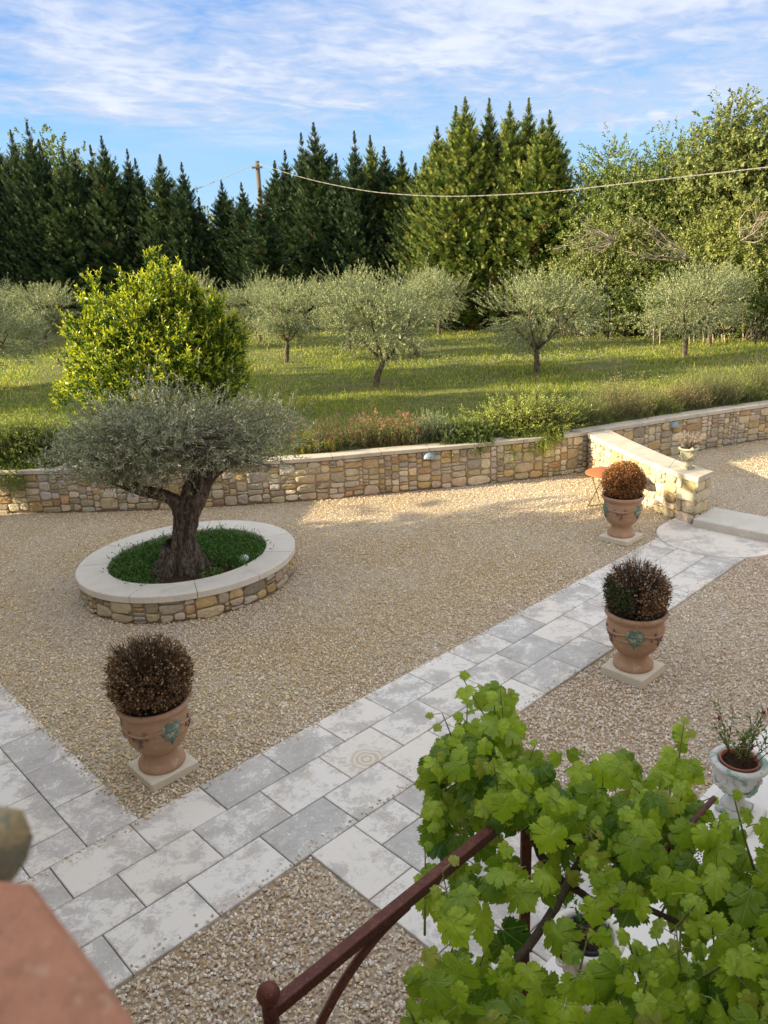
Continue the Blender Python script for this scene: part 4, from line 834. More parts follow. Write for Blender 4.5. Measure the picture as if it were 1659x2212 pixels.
for P in([G(1145,1737,.1),G(1150,1737,1.2)+A(.03,.02,0),G(1160,1740,2.15),G(1260,1850,2.22),G(1330,1925,2.2),G(1500,2010,2.22)],[G(1160,1740,2.15),G(1090,1640,2.2),G(1060,1560,2.3)],[G(1260,1850,2.22),G(1180,1990,2.2),G(1080,2120,2.2),G(1000,2230,2.2)],[G(1330,1925,2.2),G(1400,1800,2.2),G(1500,1760,2.2)],[G(1150,1800,2.18),G(1190,1880,2.15),G(1290,1950,2.15),G(1340,1975,2.15)]):
    P=spline(P,24);tube(b,P,np.linspace(.022,.009,24),8,(.10,.075,.055),rough=.12)
b.build('old_wood',M_bark,vn,world=True)
b=Buf()
for u,v in((1015,2110),(1500,1830),(1345,2130),(1400,2130),(1230,1870),(1000,1760),(1590,1930),(1330,2100)):
    p=G(u,v,2.2)
    for q in range(110):
        t=R.random();pp=p+A(0,0,-.12*t)+A(*(R.normal(size=2)*.025*(1-t*.7)),R.normal()*.01);tube(b,[pp,pp+A(0,0,.0035),pp+A(0,0,.006)],[.003,.0034,.001],4,(.34,.40,.12))
    tube(b,[p,p-A(0,0,.12)],.0015,4,(.28,.33,.10))
b.build('flower_clusters',L_shr,vn,world=True)
# ================================================================= ORCHARD
R=np.random.default_rng(33)
def c_olive(P,t): return np.where(R.random((len(P),1))<.4,A(.43,.45,.27),A(.215,.265,.125))*rnd((len(P),1),.65,1.3)
def make_olive(name_lab,loc,h,w,lean,ns):
    o=thing('olive_tree',name_lab,'tree',loc,'young olive trees of the orchard');f=A(lean,0,.26*h)
    b=Buf();bc=(.13,.105,.08);tube(b,spline([(0,0,-.1),(lean*.3,.02,.12*h),f],8),np.linspace(.10,.075,8),9,bc,rough=.08)
    tips=[]
    for q in range(6):
        a=q*1.05+R.uniform(-.3,.3);e=f+A(math.cos(a)*w*.27,math.sin(a)*w*.27,h*.27*R.uniform(.8,1.2));tube(b,spline([f-A(0,0,.05),f+(e-f)*.5+A(0,0,-.08),e],7),np.linspace(.055,.022,7),7,bc,rough=.08);tips.append(e)
        for k in range(3): e2=e+A(R.normal()*.25,R.normal()*.25,.45);tube(b,[e,e2],[.02,.008],5,bc)
    b.build('trunk',M_obark,o)
    b=Buf();cen=A(lean,0,.60*h);ncl=26;Dc=rdir(ncl);cc=cen+Dc*(R.random(ncl)**.35)[:,None]*A(w*.44,w*.44,.27*h);cc[:,2]=np.maximum(cc[:,2],.36*h);ci=R.integers(ncl,size=ns);P=cc[ci]+R.normal(size=(ns,3))*A(.30,.30,.24);D=unit(P-cen)
    ka=(P[:,2]>.27*h);P=P[ka];D=D[ka];n=len(P);hang=(D[:,2]<-.1)[:,None];Dd=unit(D*A(.8,.8,.4)+np.where(hang,A(0,0,-.25),A(0,0,.68))+R.normal(size=(n,3))*.3);Ln=rnd(n,.26,.55)
    shoots(b,P,Dd,Ln,13,.085,.024,.6,c_olive);b.build('crown',L_olive,o);return o
GR='young olive trees of the orchard'
oA=make_olive('olive tree with short forked trunk, right of the bright laurel',(-3.6,31.2,LZ),3.45,3.3,.12,1500)
oB=make_olive('olive tree on a leaning trunk at the centre of the lawn',(-.1,24.0,LZ),3.25,2.9,.32,1500)
oC=make_olive('round crowned olive tree beside the white daisies',(5.2,25.5,LZ),3.25,3.5,-.05,1700)
oD=make_olive('straight trunked olive tree before the cane stakes at right',(11.0,28.1,LZ),3.2,3.5,.02,1600)
for src,p,rz,sc,lab in((oA,(3.2,40.5,LZ),1.,(1,1,.98),'small far olive tree below the tall cypress group'),(oC,(-1.2,35.5,LZ),2.,(.95,.95,1.06),'olive tree in the second row behind the leaning one'),(oB,(1.6,31.5,LZ),2.6,(1.1,1.1,1.04),'olive tree behind and right of the leaning one'),
    (oC,(-8.6,38.,LZ),3.,(1.,1.,1.05),'olive tree peeping out right behind the laurel'),(oA,(-17.5,42.,LZ),.6,(1.25,1.25,1.05),'far olive tree left of the laurel, nearest to the laurel'),(oD,(-21.8,45.,LZ),1.6,(1.3,1.3,1.12),'farthest olive tree at the left edge below the cypresses'),
    (oC,(-13.7,26.9,LZ),.4,(1.2,1.2,.95),'large near olive tree cut by the left edge of the photo'),(oB,(13.1,31.0,LZ),1.4,(.85,.85,.9),'slim olive tree at right among the cane stakes'),(oD,(-5.9,40.5,LZ),2.4,(1.05,1.05,1.),'far olive tree behind the one with the forked trunk')):
    dup(src,p,rz,sc,label=lab)
# ---- laurel
lb=A(-5.35,19.4,LZ);la=thing('laurel_bush','big bright yellow green laurel bush behind the planter','bush',lb);b=Buf()
mp=.0118
tips=[(330,536,.9),(200,590,.75),(265,588,.7),(357,568,.6),(388,577,.6),(417,603,.6),(460,632,.7),(510,690,.8),(145,690,.75),(143,752,.6),(127,822,.6),(123,860,.6),(533,752,.7),(232,640,.6),(300,600,.7),(170,640,.5),(480,660,.6)]
n_=3300;D=rdir(n_);P=A(0,0,1.55)+D*(R.random(n_)**.33)[:,None]*A(2.1,1.95,1.65)
P[:,:2]*=np.clip(1.30-.25*P[:,2:3],.34,1.06);Dd=unit(D*A(.75,.75,.35)+A(0,0,.75)+R.normal(size=(n_,3))*.28)
ka=P[:,2]>.05;P=P[ka];Dd=Dd[ka]
Pt=[];Dt=[]
for u,v,l_ in tips:
    t=atY(u,v,19.4+R.uniform(-.5,.35))-lb;ax_=unit(t-A(0,0,1.2)) if abs(t[0])>1.6 else A(0,0,1.)
    for k in range(105):
        f=R.random()**.75*l_*2.1;rr_=.045+.26*f;Pt.append(t-ax_*(f+.25)+A(*(R.normal(size=2)*rr_*.7),R.normal()*.1));Dt.append(unit(ax_*.9+A(0,0,.4)+R.normal(size=3)*.30))
# further leaders all over the flank
for q in range(40):
    D1=rdir(1)[0];D1[2]=abs(D1[2])*.9;t=A(0,0,1.7)+D1*A(2.15,2.,2.0);ax_=unit(D1*A(.5,.5,.2)+A(0,0,.8))
    for k in range(22):
        f=R.random()*.8;Pt.append(t-ax_*f+R.normal(size=3)*(.06+.16*f));Dt.append(unit(ax_+R.normal(size=3)*.3))
Pt=np.array(Pt);Dt=np.array(Dt);nb=len(P);P=np.vstack([P,Pt]);Dd=np.vstack([Dd,Dt])
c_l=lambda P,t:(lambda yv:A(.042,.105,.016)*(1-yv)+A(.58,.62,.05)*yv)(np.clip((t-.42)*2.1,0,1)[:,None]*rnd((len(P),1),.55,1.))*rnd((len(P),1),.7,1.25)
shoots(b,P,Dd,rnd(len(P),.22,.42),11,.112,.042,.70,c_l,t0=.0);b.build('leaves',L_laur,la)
b=Buf()
for q in range(26):
    e=P[R.integers(nb)];tube(b,spline([A(R.normal()*.15,R.normal()*.15,-.05),e*A(.4,.4,.5),e],6),np.linspace(.05,.012,6),6,(.16,.13,.10))
b.build('branches',M_bark,la)
# ---- cypresses
def cyp_meshes(h,w,nb,gold):
    b=Buf();T=Buf();tube(T,[(0,0,-.2),(.0,0,h*.5),(0,0,h*.97)],[.17,.10,.012],7,(.17,.12,.09))
    def prof(t): return np.interp(t,[0,.04,.15,.35,.6,.8,.9,.97,1],[.72,.92,1.,.92,.66,.36,.17,.05,.01])*w/2
    t=1-(1-R.random(nb)**.93)*1.0;t=np.clip(t*.99+.005,.02,.995);lev=np.round(t*h/.42)*.42/h+R.normal(size=nb)*.006;t=np.where((t>.62)&(t<.94),np.clip(lev,.02,.97),t);az=rnd(nb,0,6.28);L_=prof(t)*rnd(nb,.5,1.12)*np.where(R.random(nb)<.12,1.28,1)
    el=rad(1)*(rnd(nb,8,34)+30*t**2);e=np.stack([np.cos(az)*np.cos(el),np.sin(az)*np.cos(el),np.sin(el)],-1)
    L3=L_/np.cos(el);B0=np.c_[np.zeros((nb,2)),t*h-L3*np.sin(el)*.75]
    B0[:,2]=np.maximum(B0[:,2],.05);k=11
    tt_=np.linspace(.30,1.,k)[None]*np.ones((nb,1));Pp=B0[:,None]+e[:,None]*(L3[:,None]*tt_)[...,None];Pp[...,2]+=.22*L3[:,None]*tt_**2
    m=nb*k;side=unit(np.cross(e,A(0,0,1)))
    sg=np.where(np.arange(k)%2==0,1,-1)[None,:,None]*rnd((nb,k,1),.25,.95);SD=unit(e[:,None]+side[:,None]*sg+A(0,0,.38)+R.normal(size=(nb,k,3))*.16);SD[:,-1]=unit(e+A(0,0,.55)+R.normal(size=(nb,3))*.1)
    ln=.80*(.20+.30*(1-tt_)**.7+.16*R.random((nb,k)))*np.clip(L_/.8,.20,1.25)[:,None]
    N=unit(np.cross(SD,side[:,None])+R.normal(size=(nb,k,3))*.5)
    fresh=np.clip((tt_-.72)*3.,0,1)[...,None]
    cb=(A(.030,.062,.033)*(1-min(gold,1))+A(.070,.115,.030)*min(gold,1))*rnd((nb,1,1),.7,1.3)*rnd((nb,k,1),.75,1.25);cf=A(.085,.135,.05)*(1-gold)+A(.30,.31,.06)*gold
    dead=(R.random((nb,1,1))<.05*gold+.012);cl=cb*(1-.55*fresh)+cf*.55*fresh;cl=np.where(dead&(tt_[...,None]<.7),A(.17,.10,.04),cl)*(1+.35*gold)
    P=Pp.reshape(-1,3);SD=SD.reshape(-1,3);N=N.reshape(-1,3);ln=ln.reshape(-1);cl=cl.reshape(-1,3);S=unit(np.cross(SD,N))
    leaf(b,P,SD,N,ln,ln*.22,cl,.03)
    for s_ in(-1,1):
        for f in(.18,.45): leaf(b,P+SD*(ln*f)[:,None],unit(SD+S*s_*.85+R.normal(size=P.shape)*.08),N,ln*(.62-.4*f),ln*.15,cl*rnd((m,1),.85,1.15),.03)
    twigs(T,B0,Pp[:,k//2],.018,.007,(.16,.11,.08))
    return b,T
def make_cyp(lab,loc,h,w,nb,gold,group):
    o=thing('cypress_tree',lab,'tree',loc,group);b,T=cyp_meshes(h,w,nb,gold);b.build('crown',L_cyp,o);T.build('trunk',M_bark,o);return o
GL='cypresses of the dark hedge behind the orchard';GRt='tall sunlit cypresses right of centre'
cp=[make_cyp('PENDING',(0,0,0),12.,3.7,860,.0,GL),make_cyp('PENDING',(0,0,0),12.,3.2,800,.06,GL),make_cyp('PENDING',(0,0,0),12.,4.1,880,.14,GL)]
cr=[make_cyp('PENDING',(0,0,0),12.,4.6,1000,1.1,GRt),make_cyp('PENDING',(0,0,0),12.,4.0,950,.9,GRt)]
used=set()
def put(src,u,v,Y,lab,grp,wf=1.):
    p=atY(u,v,Y);h=p[2]-LZ;s_=h/12.;loc=(p[0],p[1],LZ);sc_=(wf*(.55+.45*s_),wf*(.55+.45*s_),s_)
    if src.name not in used: used.add(src.name);src.location=loc;src.scale=sc_;src.rotation_euler=(R.normal()*.012,R.normal()*.014,0);src['label']=lab;src['group']=grp;return
    o=dup(src,loc,R.uniform(0,6.28),sc_,label=lab,group=grp);o.rotation_euler.x=R.normal()*.014;o.rotation_euler.y=R.normal()*.016
LEFT=[(-48,300),(-12,282),(18,278),(58,262),(96,300),(135,318),(160,322),(196,312),(224,294),(266,318),(302,341),(340,333),(381,348),(425,425),(480,388),(523,392),(560,405),(592,345),(617,322),(646,286),(687,264),(722,330),(758,282),(796,291),(829,316),(862,325),(889,352),(914,336)]
ordn=['first','second','third','fourth','fifth','sixth','seventh','eighth','ninth','tenth','eleventh','twelfth','thirteenth','fourteenth','fifteenth','sixteenth','seventeenth','eighteenth','nineteenth','twentieth','twenty-first','twenty-second','twenty-third','twenty-fourth','twenty-fifth','twenty-sixth','twenty-seventh','twenty-eighth']
def Yh(u): return np.interp(u,[-60,100,480,830,1000,1210],[58,56,51,46.5,44,41.5])
for i,(u,v) in enumerate(LEFT):
    if u in(425,560): what='short dark cypress in the hedge dip near the pole'
    else: what='dark pointed cypress in the long hedge'
    pk=cp[i%3] if u<780 else (cr[1] if i%2 else cp[2])
    put(pk,u,v,{560:46.2,592:50.6,523:50.5,617:50.}.get(u,Yh(u)+R.uniform(-1.2,1.2)),f'{what}, {ordn[i]} counted from the left end',GL,R.uniform(.9,1.15))
for i,(u,v) in enumerate([(952,270),(977,229),(1013,206),(1050,211),(1097,217),(1134,209),(1162,256),(1197,234)]):
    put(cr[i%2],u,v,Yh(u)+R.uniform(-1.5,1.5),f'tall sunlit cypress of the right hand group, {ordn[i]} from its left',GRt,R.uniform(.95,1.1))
# ---- broadleaf trees
def make_tree(name,lab,loc,h,w,base,ncl,nsh,L,W,cols,grp=None,cr_=.55,limb=True,light=.3):
    o=thing(name,lab,'tree' if name.endswith('tree') else 'shrub',loc,grp);T=Buf();bc=(.24,.20,.16)
    cz=(base+h)/2;rz=(h-base)/2;D=rdir(ncl);cc=A(0,0,cz)+D*(R.random(ncl)**.45)[:,None]*A(w/2,w/2,rz)*.86
    cc[:,:2]*=(1.05-.25*((cc[:,2:3]-base)/(h-base)));cc[0]=(0,0,h*.95);n=ncl*nsh
    if limb:
        tr=spline([(0,0,-.2),(R.normal()*.15,0,base*.7+.2),(R.normal()*.3,R.normal()*.3,cz),(0,0,h*.9)],16);tube(T,tr,np.linspace(.05+.014*h,.02,16),8,bc,rough=.06)
    for q in range(ncl):
        p0=tr[min(15,max(2,int((cc[q,2]/h)*13-2)))] if limb else A(R.normal()*.3*w*.3,R.normal()*.3*w*.3,0)
        tube(T,spline([p0,(p0+cc[q])/2+A(0,0,-.15+.3*R.random()),cc[q]],5),np.linspace(.03+.003*h,.012,5),5,bc)
    T.build('trunk',M_bark,o);b=Buf()
    ci=np.repeat(np.arange(ncl),nsh);Bs=cc[ci]+R.normal(size=(n,3))*A(cr_,cr_,cr_*.75);Dd=unit((Bs-cc[ci])*1.2+A(0,0,.55)+R.normal(size=(n,3))*.35)
    shade=rnd((ncl,1),.75,1.25)
    def cf(P,t): return np.where(R.random((len(P),1))<light,np.array(cols[1]),np.array(cols[0]))*np.repeat(shade[ci],len(P)//n,0)*rnd((len(P),1),.7,1.3)
    shoots(b,Bs,Dd,rnd(n,.35,.75),11,L,W,.8,cf);b.build('crown',L_dec,o)
    return o
G1=[(.13,.185,.045),(.27,.31,.085)];G2=[(.155,.195,.055),(.31,.33,.115)];G3=[(.085,.13,.038),(.20,.235,.07)]
def tp(u,v,Y): p=atY(u,v,Y);return (p[0],p[1],LZ),p[2]-LZ-.55
l,h=tp(1332,290,40.);make_tree('broadleaf_tree','loose crowned tree just right of the cypress group',l,h,5.6,1.2,92,34,.16,.075,G1,'broadleaf trees at the right')
l,h=tp(1447,289,39.);make_tree('broadleaf_tree','airy tree with bare limbs between the loose tree and the tall oak',l,h,5.0,1.2,84,34,.155,.075,G1,'broadleaf trees at the right')
l,h=tp(1590,192,37.);oak=make_tree('oak_tree','tall oak rising highest near the right edge',l,h,5.4,2.0,96,28,.17,.10,G2,'broadleaf trees at the right',.5)
l,h=tp(1668,222,36.);dup(oak,l,2.2,(.95,.95,h/tp(1590,192,37.)[1]),label='oak cut off by the right edge of the photo')
l,h=tp(1520,330,38.);make_tree('broadleaf_tree','leafy tree filling the space below and left of the oak',l,h,5.2,.5,90,26,.15,.08,G1,'broadleaf trees at the right')
R=np.random.default_rng(44)
SH=[(1300,470,41,5.5,'tall back row shrub behind the loose tree',G1),(1480,440,40.5,5.5,'tall back row shrub behind the airy tree',G1),(1255,520,38.5,4.0,'broad hedge shrub tucked behind the last cypress',G1),(1410,500,38.5,4.6,'tall back row shrub between the two airy trees',G1),(1545,520,37.5,4.8,'tall back row shrub below the oak',G3),(1232,575,37.5,3.6,'low leafy shrub below the last cypresses',G3),(1290,470,37,4.2,'tall hedge shrub with dead twigs beside the cypresses',G2),(1375,430,36.5,4.4,'hedge shrub behind the black fence post',G2),(1450,480,36,4.,'hedge shrub behind the straight olive tree',G1),(1530,455,35,4.2,'hedge shrub above the cane stakes',G2),(1612,395,34,4.4,'tall pale hazel like shrub at the right',[(.21,.25,.06),(.34,.36,.11)]),(1685,480,33,4.2,'hedge shrub cut by the right edge',G2),(1345,590,35.6,2.6,'low dark shrub beside the black fence post',G3),(1655,590,32.3,3.2,'dark low shrub behind the canes at the right edge',G3),(1425,600,34.5,2.6,'low shrub left of the straight olive tree',G1)]
for u,v,Y,w,lab,cc_ in SH:
    l,h=tp(u,v,Y);make_tree('hedge_shrub',lab,l,h,w,.0,int(42*w*h/14),22,.13,.072,cc_,'shrubs along the right boundary',.42,False,.35)
l,h=tp(86,268,63);make_tree('broadleaf_tree','rounded tree showing above the hedge at the far left',l,h,6.5,4,50,22,.22,.13,G1,'trees behind the hedge',.7)
l,h=tp(172,320,63);make_tree('broadleaf_tree','second rounded tree behind the hedge at the left',l,h,6,4,44,22,.22,.13,G1,'trees behind the hedge',.7)
l,h=tp(446,440,62);make_tree('broadleaf_tree','pale tree seen through the dip in the hedge',l,h,6,1,50,24,.2,.12,G2,'trees behind the hedge',.7)
# bare dead boughs in the hedge
for (u0,v0,u1,v1,Y,lab) in((1330,520,1255,500,34.6,'bare dead bough over the hedge beside the cypresses'),(1490,560,1400,520,33.6,'pale dead bough in the dark gap of the hedge'),(1600,520,1659,470,32.4,'pale dead bough at the right edge')):
    p0=atY(u0,v0,Y);o=thing('dead_branch',lab,'branch',p0,'dead boughs in the hedge');b=Buf()
    for q in range(9):
        e=atY(u1+R.normal()*26,v1+R.normal()*26,Y-.4);m_=(p0+e)/2+R.normal(size=3)*.25;P=spline([p0,m_,e],7)-p0;tube(b,P,np.linspace(.035,.010,7),5,(.33,.28,.22))
        for k in range(4):
            s_=P[R.integers(2,7)];tube(b,[s_,s_+unit(e-p0+R.normal(size=3)*.8)*R.uniform(.25,.7)],[.014,.005],4,(.36,.31,.25))
    b.build('bough',M_bark,o)
# trees off to the left that shade the hedge
l=(-47,46,LZ);sh=make_tree('shade_tree','tall spreading tree beyond the left end of the hedge',l,15,13,2,60,20,.4,.28,G3,'trees left of the orchard',1.3)
for p,s_,lab in(((-42,56,LZ),1.05,'tall tree behind the left end of the hedge'),((-50,37,LZ),.8,'spreading tree left of the far olives')): dup(sh,p,R.uniform(0,6),(s_,)*3,label=lab)
l=(-25.5,22.6,LZ);make_tree('shade_tree','tall tree left of the near olives whose shadow crosses the lawn',l,11.2,6.,1.,50,22,.3,.2,G3,'trees left of the orchard',.8)
p=A(-12.,9.7,0);make_tree('shade_tree','unseen tree added at the end of the house wing to shade the court',(p[0],p[1],GZ),5.6,5.0,.6,70,24,.22,.15,G3,'trees left of the orchard',.7)  # unseen crown put here to dapple the edge of the wing's shadow
# ---- pole, cable, fence, canes
pt=atY(555,348,48.6);o=thing('utility_pole','weathered utility pole rising behind the hedge','pole',(pt[0],pt[1],LZ));b=Buf();tube(b,[(0,0,-.3),(0,0,pt[2]-LZ)],[.17,.13],10);b.build('post',M_pole,o);b=Buf();bar(b,(-.3,-.16,pt[2]-LZ-.35),(.3,-.16,pt[2]-LZ-.35),.10,.10);b.build('bracket',M_pole,o,smooth=False)
def cab(pts):
    us=[p[0] for p in pts];U=np.linspace(us[0],us[-1],60);Vv=spline([(p[0],p[1],0) for p in pts],240);vv=np.interp(U,Vv[:,0],Vv[:,1]);return U,vv
U,vv=cab([(556,353),(655,384),(745,404),(830,417),(960,424),(1100,420),(1240,409),(1450,385),(1660,361),(1760,349)])
iY=np.interp(U,[556,1760],[1/48.4,1/21]);P=np.array([atY(u,v,1/y) for u,v,y in zip(U,vv,iY)])
o=thing('overhead_cable','grey twisted cable sagging from the pole to the right edge','cable',P[0]);b=Buf()
for ph in(0,3.14): # two twisted strands
    w_=np.stack([np.zeros(240),np.cos(np.arange(240)*.9+ph),np.sin(np.arange(240)*.9+ph)],-1)*.012;Pi_=np.stack([np.interp(np.linspace(0,59,240),np.arange(60),P[:,k]) for k in range(3)],-1);tube(b,Pi_+w_-P[0],.009,5)
b.build('strand',M_cable,o)
U,vv=cab([(415,412),(460,394),(510,372),(554,352)]);P=np.array([atY(u,v,48.8+.03*(555-u)) for u,v in zip(U,vv)]);o=thing('overhead_cable','grey cable descending from the pole to the left','cable',P[-1]);b=Buf();tube(b,P-P[-1],.020,5);b.build('strand',M_cable,o)
for u0,u1,v,Y,mt,r_,lab,nm in((1316,1316,664,34.6,M_black,.045,'black fence post at the lawn edge beside the hedge','fence_post'),(1637,1640,690,30.6,M_black,.03,'thin black fence post at the right edge of the lawn','fence_post')):
    pp=atY(u0,v,Y);o=thing(nm,lab,'post',(pp[0],pp[1],LZ),'black fence posts');b=Buf();tube(b,[(0,0,-.2),(0,0,pp[2]-LZ)],[r_,r_],8);b.build('post',mt,o);b=Buf();tube(b,[(0,0,pp[2]-LZ),(0,0,pp[2]-LZ+.03)],[r_*1.2,r_*.5],8);b.build('cap',mt,o)
for i,(u,v0,v1) in enumerate(((1412,742,706),(1426,736,706),(1490,740,690),(1500,738,700),(1521,742,715),(1536,748,712),(1540,748,722),(1561,750,722),(1566,748,724),(1606,742,664))):
    Y=32.2-.3*(i%3);p0=atY(u,v0,Y);p1=atY(u+R.normal()*2,v1,Y);o=thing('cane_stake',f'pale cane stake in the row at the right, {ordn[i]} from the left','stake',(p0[0],p0[1],LZ),'cane stakes along the right boundary');b=Buf();P=spline([(0,0,-.1),((p1-p0)[0]*.5,0,(p1[2]-LZ)*.5),(p1[0]-p0[0],0,p1[2]-LZ)],6);tube(b,P,np.linspace(.028,.02,6),6);b.build('cane',M_bamboo,o)
# ================================================================= BORDER PLANTS ALONG THE WALL
R=np.random.default_rng(55)
def border(name,lab,cat,u,v,parts,grp,z=LZ,dx=0,dy=.12):
    p=G(u,v,.88);p[1]=np.interp(p[0],WALL[:,0],WALL[:,1])+.52+dy;o=thing(name,lab,cat,(p[0],p[1],z),grp)
    for nm,bf,mt in parts: bf.build(nm,mt,o)
    return o
GB='plants of the border along the long wall'
def rosemary(w,h,n,cold,coll,hang=.0,L=.052,W=.017):
    b=Buf();T=Buf();x=R.normal(size=n)*w*.26;y=R.normal(size=n)*.16+.05;Bs=np.c_[x,y,rnd(n,0,h*.45)];D=unit(np.c_[R.normal(size=n)*.6+x/w*1.1,R.normal(size=n)*.5-.25,rnd(n,.25,1.)]);Ln=h*rnd(n,.35,.75)
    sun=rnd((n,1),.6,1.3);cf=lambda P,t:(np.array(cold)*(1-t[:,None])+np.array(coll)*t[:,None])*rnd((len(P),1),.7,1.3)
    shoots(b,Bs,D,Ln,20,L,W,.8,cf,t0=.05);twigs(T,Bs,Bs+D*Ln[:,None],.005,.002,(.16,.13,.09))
    if hang>0:
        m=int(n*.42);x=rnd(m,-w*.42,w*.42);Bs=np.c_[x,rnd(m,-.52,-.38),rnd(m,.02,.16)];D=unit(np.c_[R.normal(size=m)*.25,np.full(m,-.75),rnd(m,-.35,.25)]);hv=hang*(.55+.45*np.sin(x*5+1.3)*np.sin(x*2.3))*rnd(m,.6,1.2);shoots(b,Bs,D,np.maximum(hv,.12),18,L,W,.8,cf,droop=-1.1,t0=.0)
        Bs=np.c_[rnd(m,-w*.4,w*.4),rnd(m,-.3,.0),rnd(m,.02,.15)];D=unit(np.c_[R.normal(size=m)*.4,rnd(m,-.9,-.2),rnd(m,.0,.6)]);shoots(b,Bs,D,rnd(m,.15,.35),18,L,W,.8,cf,droop=-.2)
    return b,T
dk,lt=(.045,.085,.03),(.20,.26,.07)
b,T=rosemary(2.4,1.15,1000,(.022,.05,.018),(.27,.35,.085),.62);border('trailing_juniper','dark trailing juniper spilling over the wall at the left edge','bush',38,1000,[('foliage',b,L_shr),('stems',T,M_bark)],GB,dy=.1)
b,T=rosemary(1.5,.5,420,(.03,.065,.022),(.10,.16,.05),.25);border('trailing_juniper','low dark juniper behind the wall between the left edge and the olive','bush',112,960,[('foliage',b,L_shr),('stems',T,M_bark)],GB,dy=1.3)
b,T=rosemary(1.5,.88,860,dk,(.48,.54,.14),.45);border('rosemary_bush','large rosemary bush hanging over the wall near the table','bush',1135,925,[('foliage',b,L_shr),('stems',T,M_bark)],GB)
b,T=rosemary(1.1,.75,260,(.03,.06,.025),(.07,.12,.05),.0);border('rosemary_bush','darker upright rosemary behind the large hanging one','bush',1140,900,[('foliage',b,L_shr),('stems',T,M_bark)],GB,dy=.75)
b,T=rosemary(1.3,.46,460,(.04,.08,.028),(.22,.29,.08),.3);border('rosemary_bush','low rosemary trailing on the coping left of the large one','bush',1003,942,[('foliage',b,L_shr),('stems',T,M_bark)],GB)
def salvia(w,h,n,cl,fl,nf,upl=1.):
    b=Buf();F=Buf();T=Buf();x=rnd(n,-w/2,w/2);y=rnd(n,-.22,.4);Bs=np.c_[x,y,np.zeros(n)];D=unit(np.c_[R.normal(size=n)*.38,R.normal(size=n)*.38-.08,np.full(n,1.)]);Ln=h*rnd(n,.5,1.1)
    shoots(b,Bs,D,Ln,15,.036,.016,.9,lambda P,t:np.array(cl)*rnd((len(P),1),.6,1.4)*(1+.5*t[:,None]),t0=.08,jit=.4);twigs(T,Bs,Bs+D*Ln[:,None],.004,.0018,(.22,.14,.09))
    ii=R.choice(n,nf);P=Bs[ii]+D[ii]*(Ln[ii]*rnd(nf,.8,1.08))[:,None]+R.normal(size=(nf,3))*.03
    for q in range(5): leaf(F,P+R.normal(size=(nf,3))*.014,unit(rdir(nf)+A(0,0,.2)),rdir(nf),.030,.018,np.array(fl)*rnd((nf,1),.7,1.3))
    return [('foliage',b,L_shr),('flowers',F,L_flow),('stems',T,M_bark)]
border('salvia_bush','red flowering salvia beside the right edge of the old olive crown','bush',665,985,salvia(1.0,.38,260,(.13,.19,.05),(.60,.07,.05),60),GB,dy=.1)
border('salvia_bush','tall loose red salvia at the middle of the border','bush',735,962,salvia(1.25,.62,300,(.085,.13,.045),(.42,.14,.12),70),GB,dy=.22)
border('salvia_bush','yellowish low salvia hanging over the coping by the olive crown','bush',690,975,salvia(.8,.3,200,(.22,.25,.05),(.6,.10,.06),24),GB,dy=.02)
border('salvia_bush','pink flowering salvia in the sun left of the grey lavender','bush',840,950,salvia(1.15,.66,380,(.16,.20,.06),(.62,.24,.22),150),GB,dy=.12)
border('salvia_bush','far sprig of orange red salvia right of the laurel foot','bush',635,905,salvia(.8,.5,140,(.16,.20,.05),(.6,.15,.08),50),GB,dy=1.4)
def lavender(w,h,n,cold,coll,k=14,L=.055,W=.012,spread=.3):
    b=Buf();T=Buf();x=rnd(n,-w/2,w/2);y=R.normal(size=n)*.18+.08;Bs=np.c_[x,y,np.zeros(n)];D=unit(np.c_[R.normal(size=n)*spread,R.normal(size=n)*spread-.12,np.full(n,1.)]);Ln=h*rnd(n,.6,1.25)*np.clip(1.15-.75*(2*x/w)**2,.35,1.2)
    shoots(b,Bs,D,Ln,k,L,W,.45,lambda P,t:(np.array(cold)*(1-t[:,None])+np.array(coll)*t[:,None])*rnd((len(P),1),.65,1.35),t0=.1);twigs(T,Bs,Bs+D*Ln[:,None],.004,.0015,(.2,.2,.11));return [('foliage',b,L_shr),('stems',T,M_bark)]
border('lavender_plant','silvery green upright lavender in the border beside the pink salvia','plant',930,945,lavender(.95,.52,340,(.09,.13,.075),(.30,.35,.24)),GB)
border('lavender_plant','grassy green lavender clump right of the large rosemary','plant',1248,900,lavender(.9,.62,420,(.07,.12,.03),(.24,.29,.08),12,.07,.009,.4),GB)
for u,v,w,lab,c1,c2 in((1325,893,1.15,'bushy olive brown lavender, first past the grassy clump',(.10,.12,.04),(.42,.36,.19)),(1400,885,1.2,'yellow green bushy plant in the right border',(.11,.16,.04),(.40,.42,.13)),(1468,878,1.,'brown tinged bushy lavender left of the right edge bushes',(.10,.10,.045),(.38,.29,.17)),(1535,870,1.0,'greyish bushy plant in the right border above the wall lamp',(.07,.10,.04),(.20,.22,.10)),(1595,862,1.1,'bright green bushy plant near the right edge',(.10,.16,.04),(.36,.42,.12)),(1655,855,1.2,'bushy plant at the right edge of the border',(.08,.12,.035),(.25,.27,.09))):
    border('border_shrub',lab,'bush',u,v,lavender(w,.45+.14*(len(lab)%4),560,c1,c2,13,.036,.014,.55),GB,dy=.22)
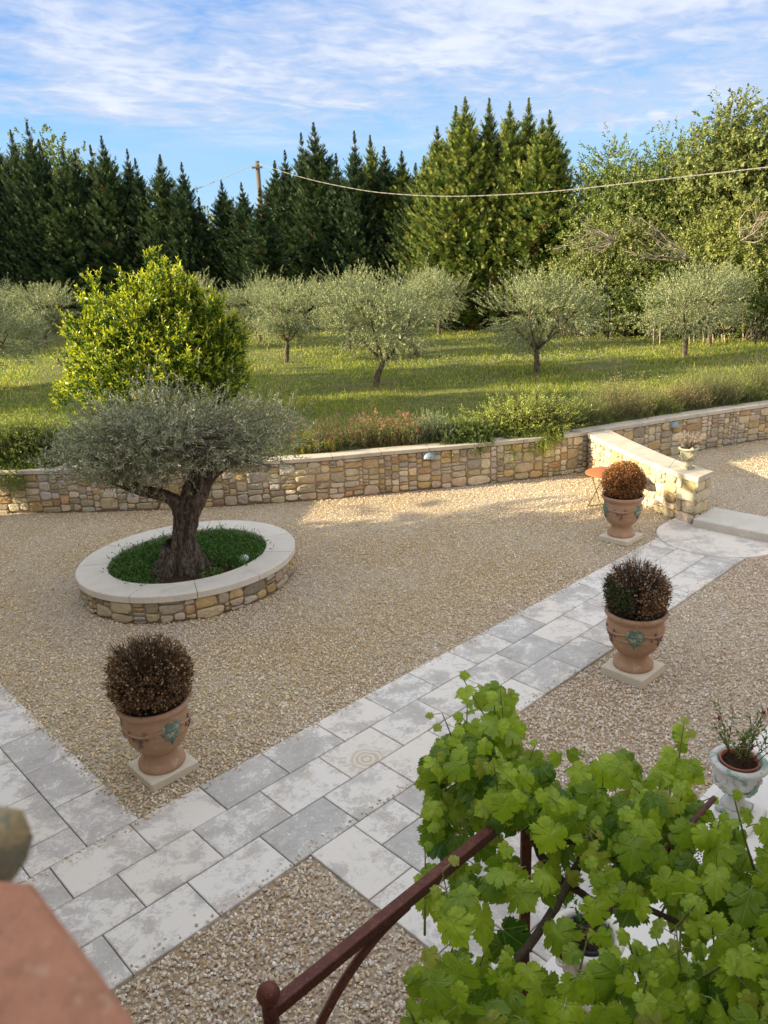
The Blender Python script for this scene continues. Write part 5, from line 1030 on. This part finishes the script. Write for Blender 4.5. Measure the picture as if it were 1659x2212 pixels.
# ================================================================= GRASS AND DAISIES
def blades(n,x0,x1,y0,y1,h0,h1,w,mask=None):
    P=np.c_[rnd(n,x0,x1),rnd(n,y0,y1)];return P,rnd(n,h0,h1),np.full(n,w)
b=Buf();sets=[]
for n,y0,y1,h0,h1,w in((52000,15.3,19.5,.04,.12,.010),(52000,19.5,24,.05,.13,.014),(48000,24,32,.06,.15,.022),(34000,32,46,.06,.16,.035)):
    P=np.c_[rnd(n,-.53*y1-1,.56*y1+1),rnd(n,y0,y1)];ok=P[:,1]>np.interp(P[:,0],WALL[:,0],WALL[:,1])+.36;P=P[ok];n=len(P)
    pt_=.5+.5*np.sin(P[:,0]*1.3+np.sin(P[:,1]*.9)*2)*np.sin(P[:,1]*1.1+.7);tall=np.where(R.random(n)<.05*pt_,2.2,1.)
    B3_=np.c_[P,np.full(n,LZ-.02)+.05*np.sin(P[:,0]*.8)*0];D=unit(np.c_[R.normal(size=(n,2))*.38,np.ones(n)]);c=np.where((R.random((n,1))<.35+.25*pt_[:,None]),A(.42,.45,.10),A(.16,.24,.05))*rnd((n,1),.7,1.3);c=np.where(R.random((n,1))<.11,A(.50,.43,.22),c)
    leaf(b,B3_,D,unit(np.c_[R.normal(size=(n,2)),np.full(n,.3)]),rnd(n,h0,h1)*tall*(.7+.6*pt_),w,c,.05)
n=900;s=rnd(n,2,wl[-1]-.5);p,nn=wall_at(s);P=p-nn*rnd((n,1),.8,2.6);D=unit(np.c_[R.normal(size=(n,2))*.22,np.ones(n)]);leaf(b,np.c_[P,np.full(n,LZ-.02)],D,rdir(n),rnd(n,.15,.42),.008,np.where(R.random((n,1))<.5,A(.34,.34,.12),A(.15,.21,.05))*rnd((n,1),.8,1.2),.06)
kind(tag(b.build('lawn_grass',L_grass),'rough green and yellow grass of the olive orchard lawn','grass'),'stuff')
b=Buf();Pd=[]
for u,v,su,sv,n in((1010,790,70,9,120),(1190,780,60,7,130),(1250,768,40,6,60),(900,800,50,8,40),(640,850,40,12,14),(1330,830,70,12,30),(1400,780,60,8,30)):
    for q in range(n//2): Pd.append(G(u+R.normal()*su,v+R.normal()*sv,LZ))
Pd=np.array(Pd);n=len(Pd);Pd[:,2]+=rnd(n,.12,.2)
for k in range(3):
    a=rnd(n,0,6.28);leaf(b,Pd-np.c_[np.cos(a),np.sin(a),np.zeros(n)]*.028,np.c_[np.cos(a),np.sin(a),np.zeros(n)],unit(np.c_[R.normal(size=(n,2))*.3-A(0,.5),np.ones(n)]),.056,.04,(.75,.75,.70),.1)
kind(tag(b.build('daisies',L_flow),'white daisies scattered in the orchard lawn','daisies'),'stuff')
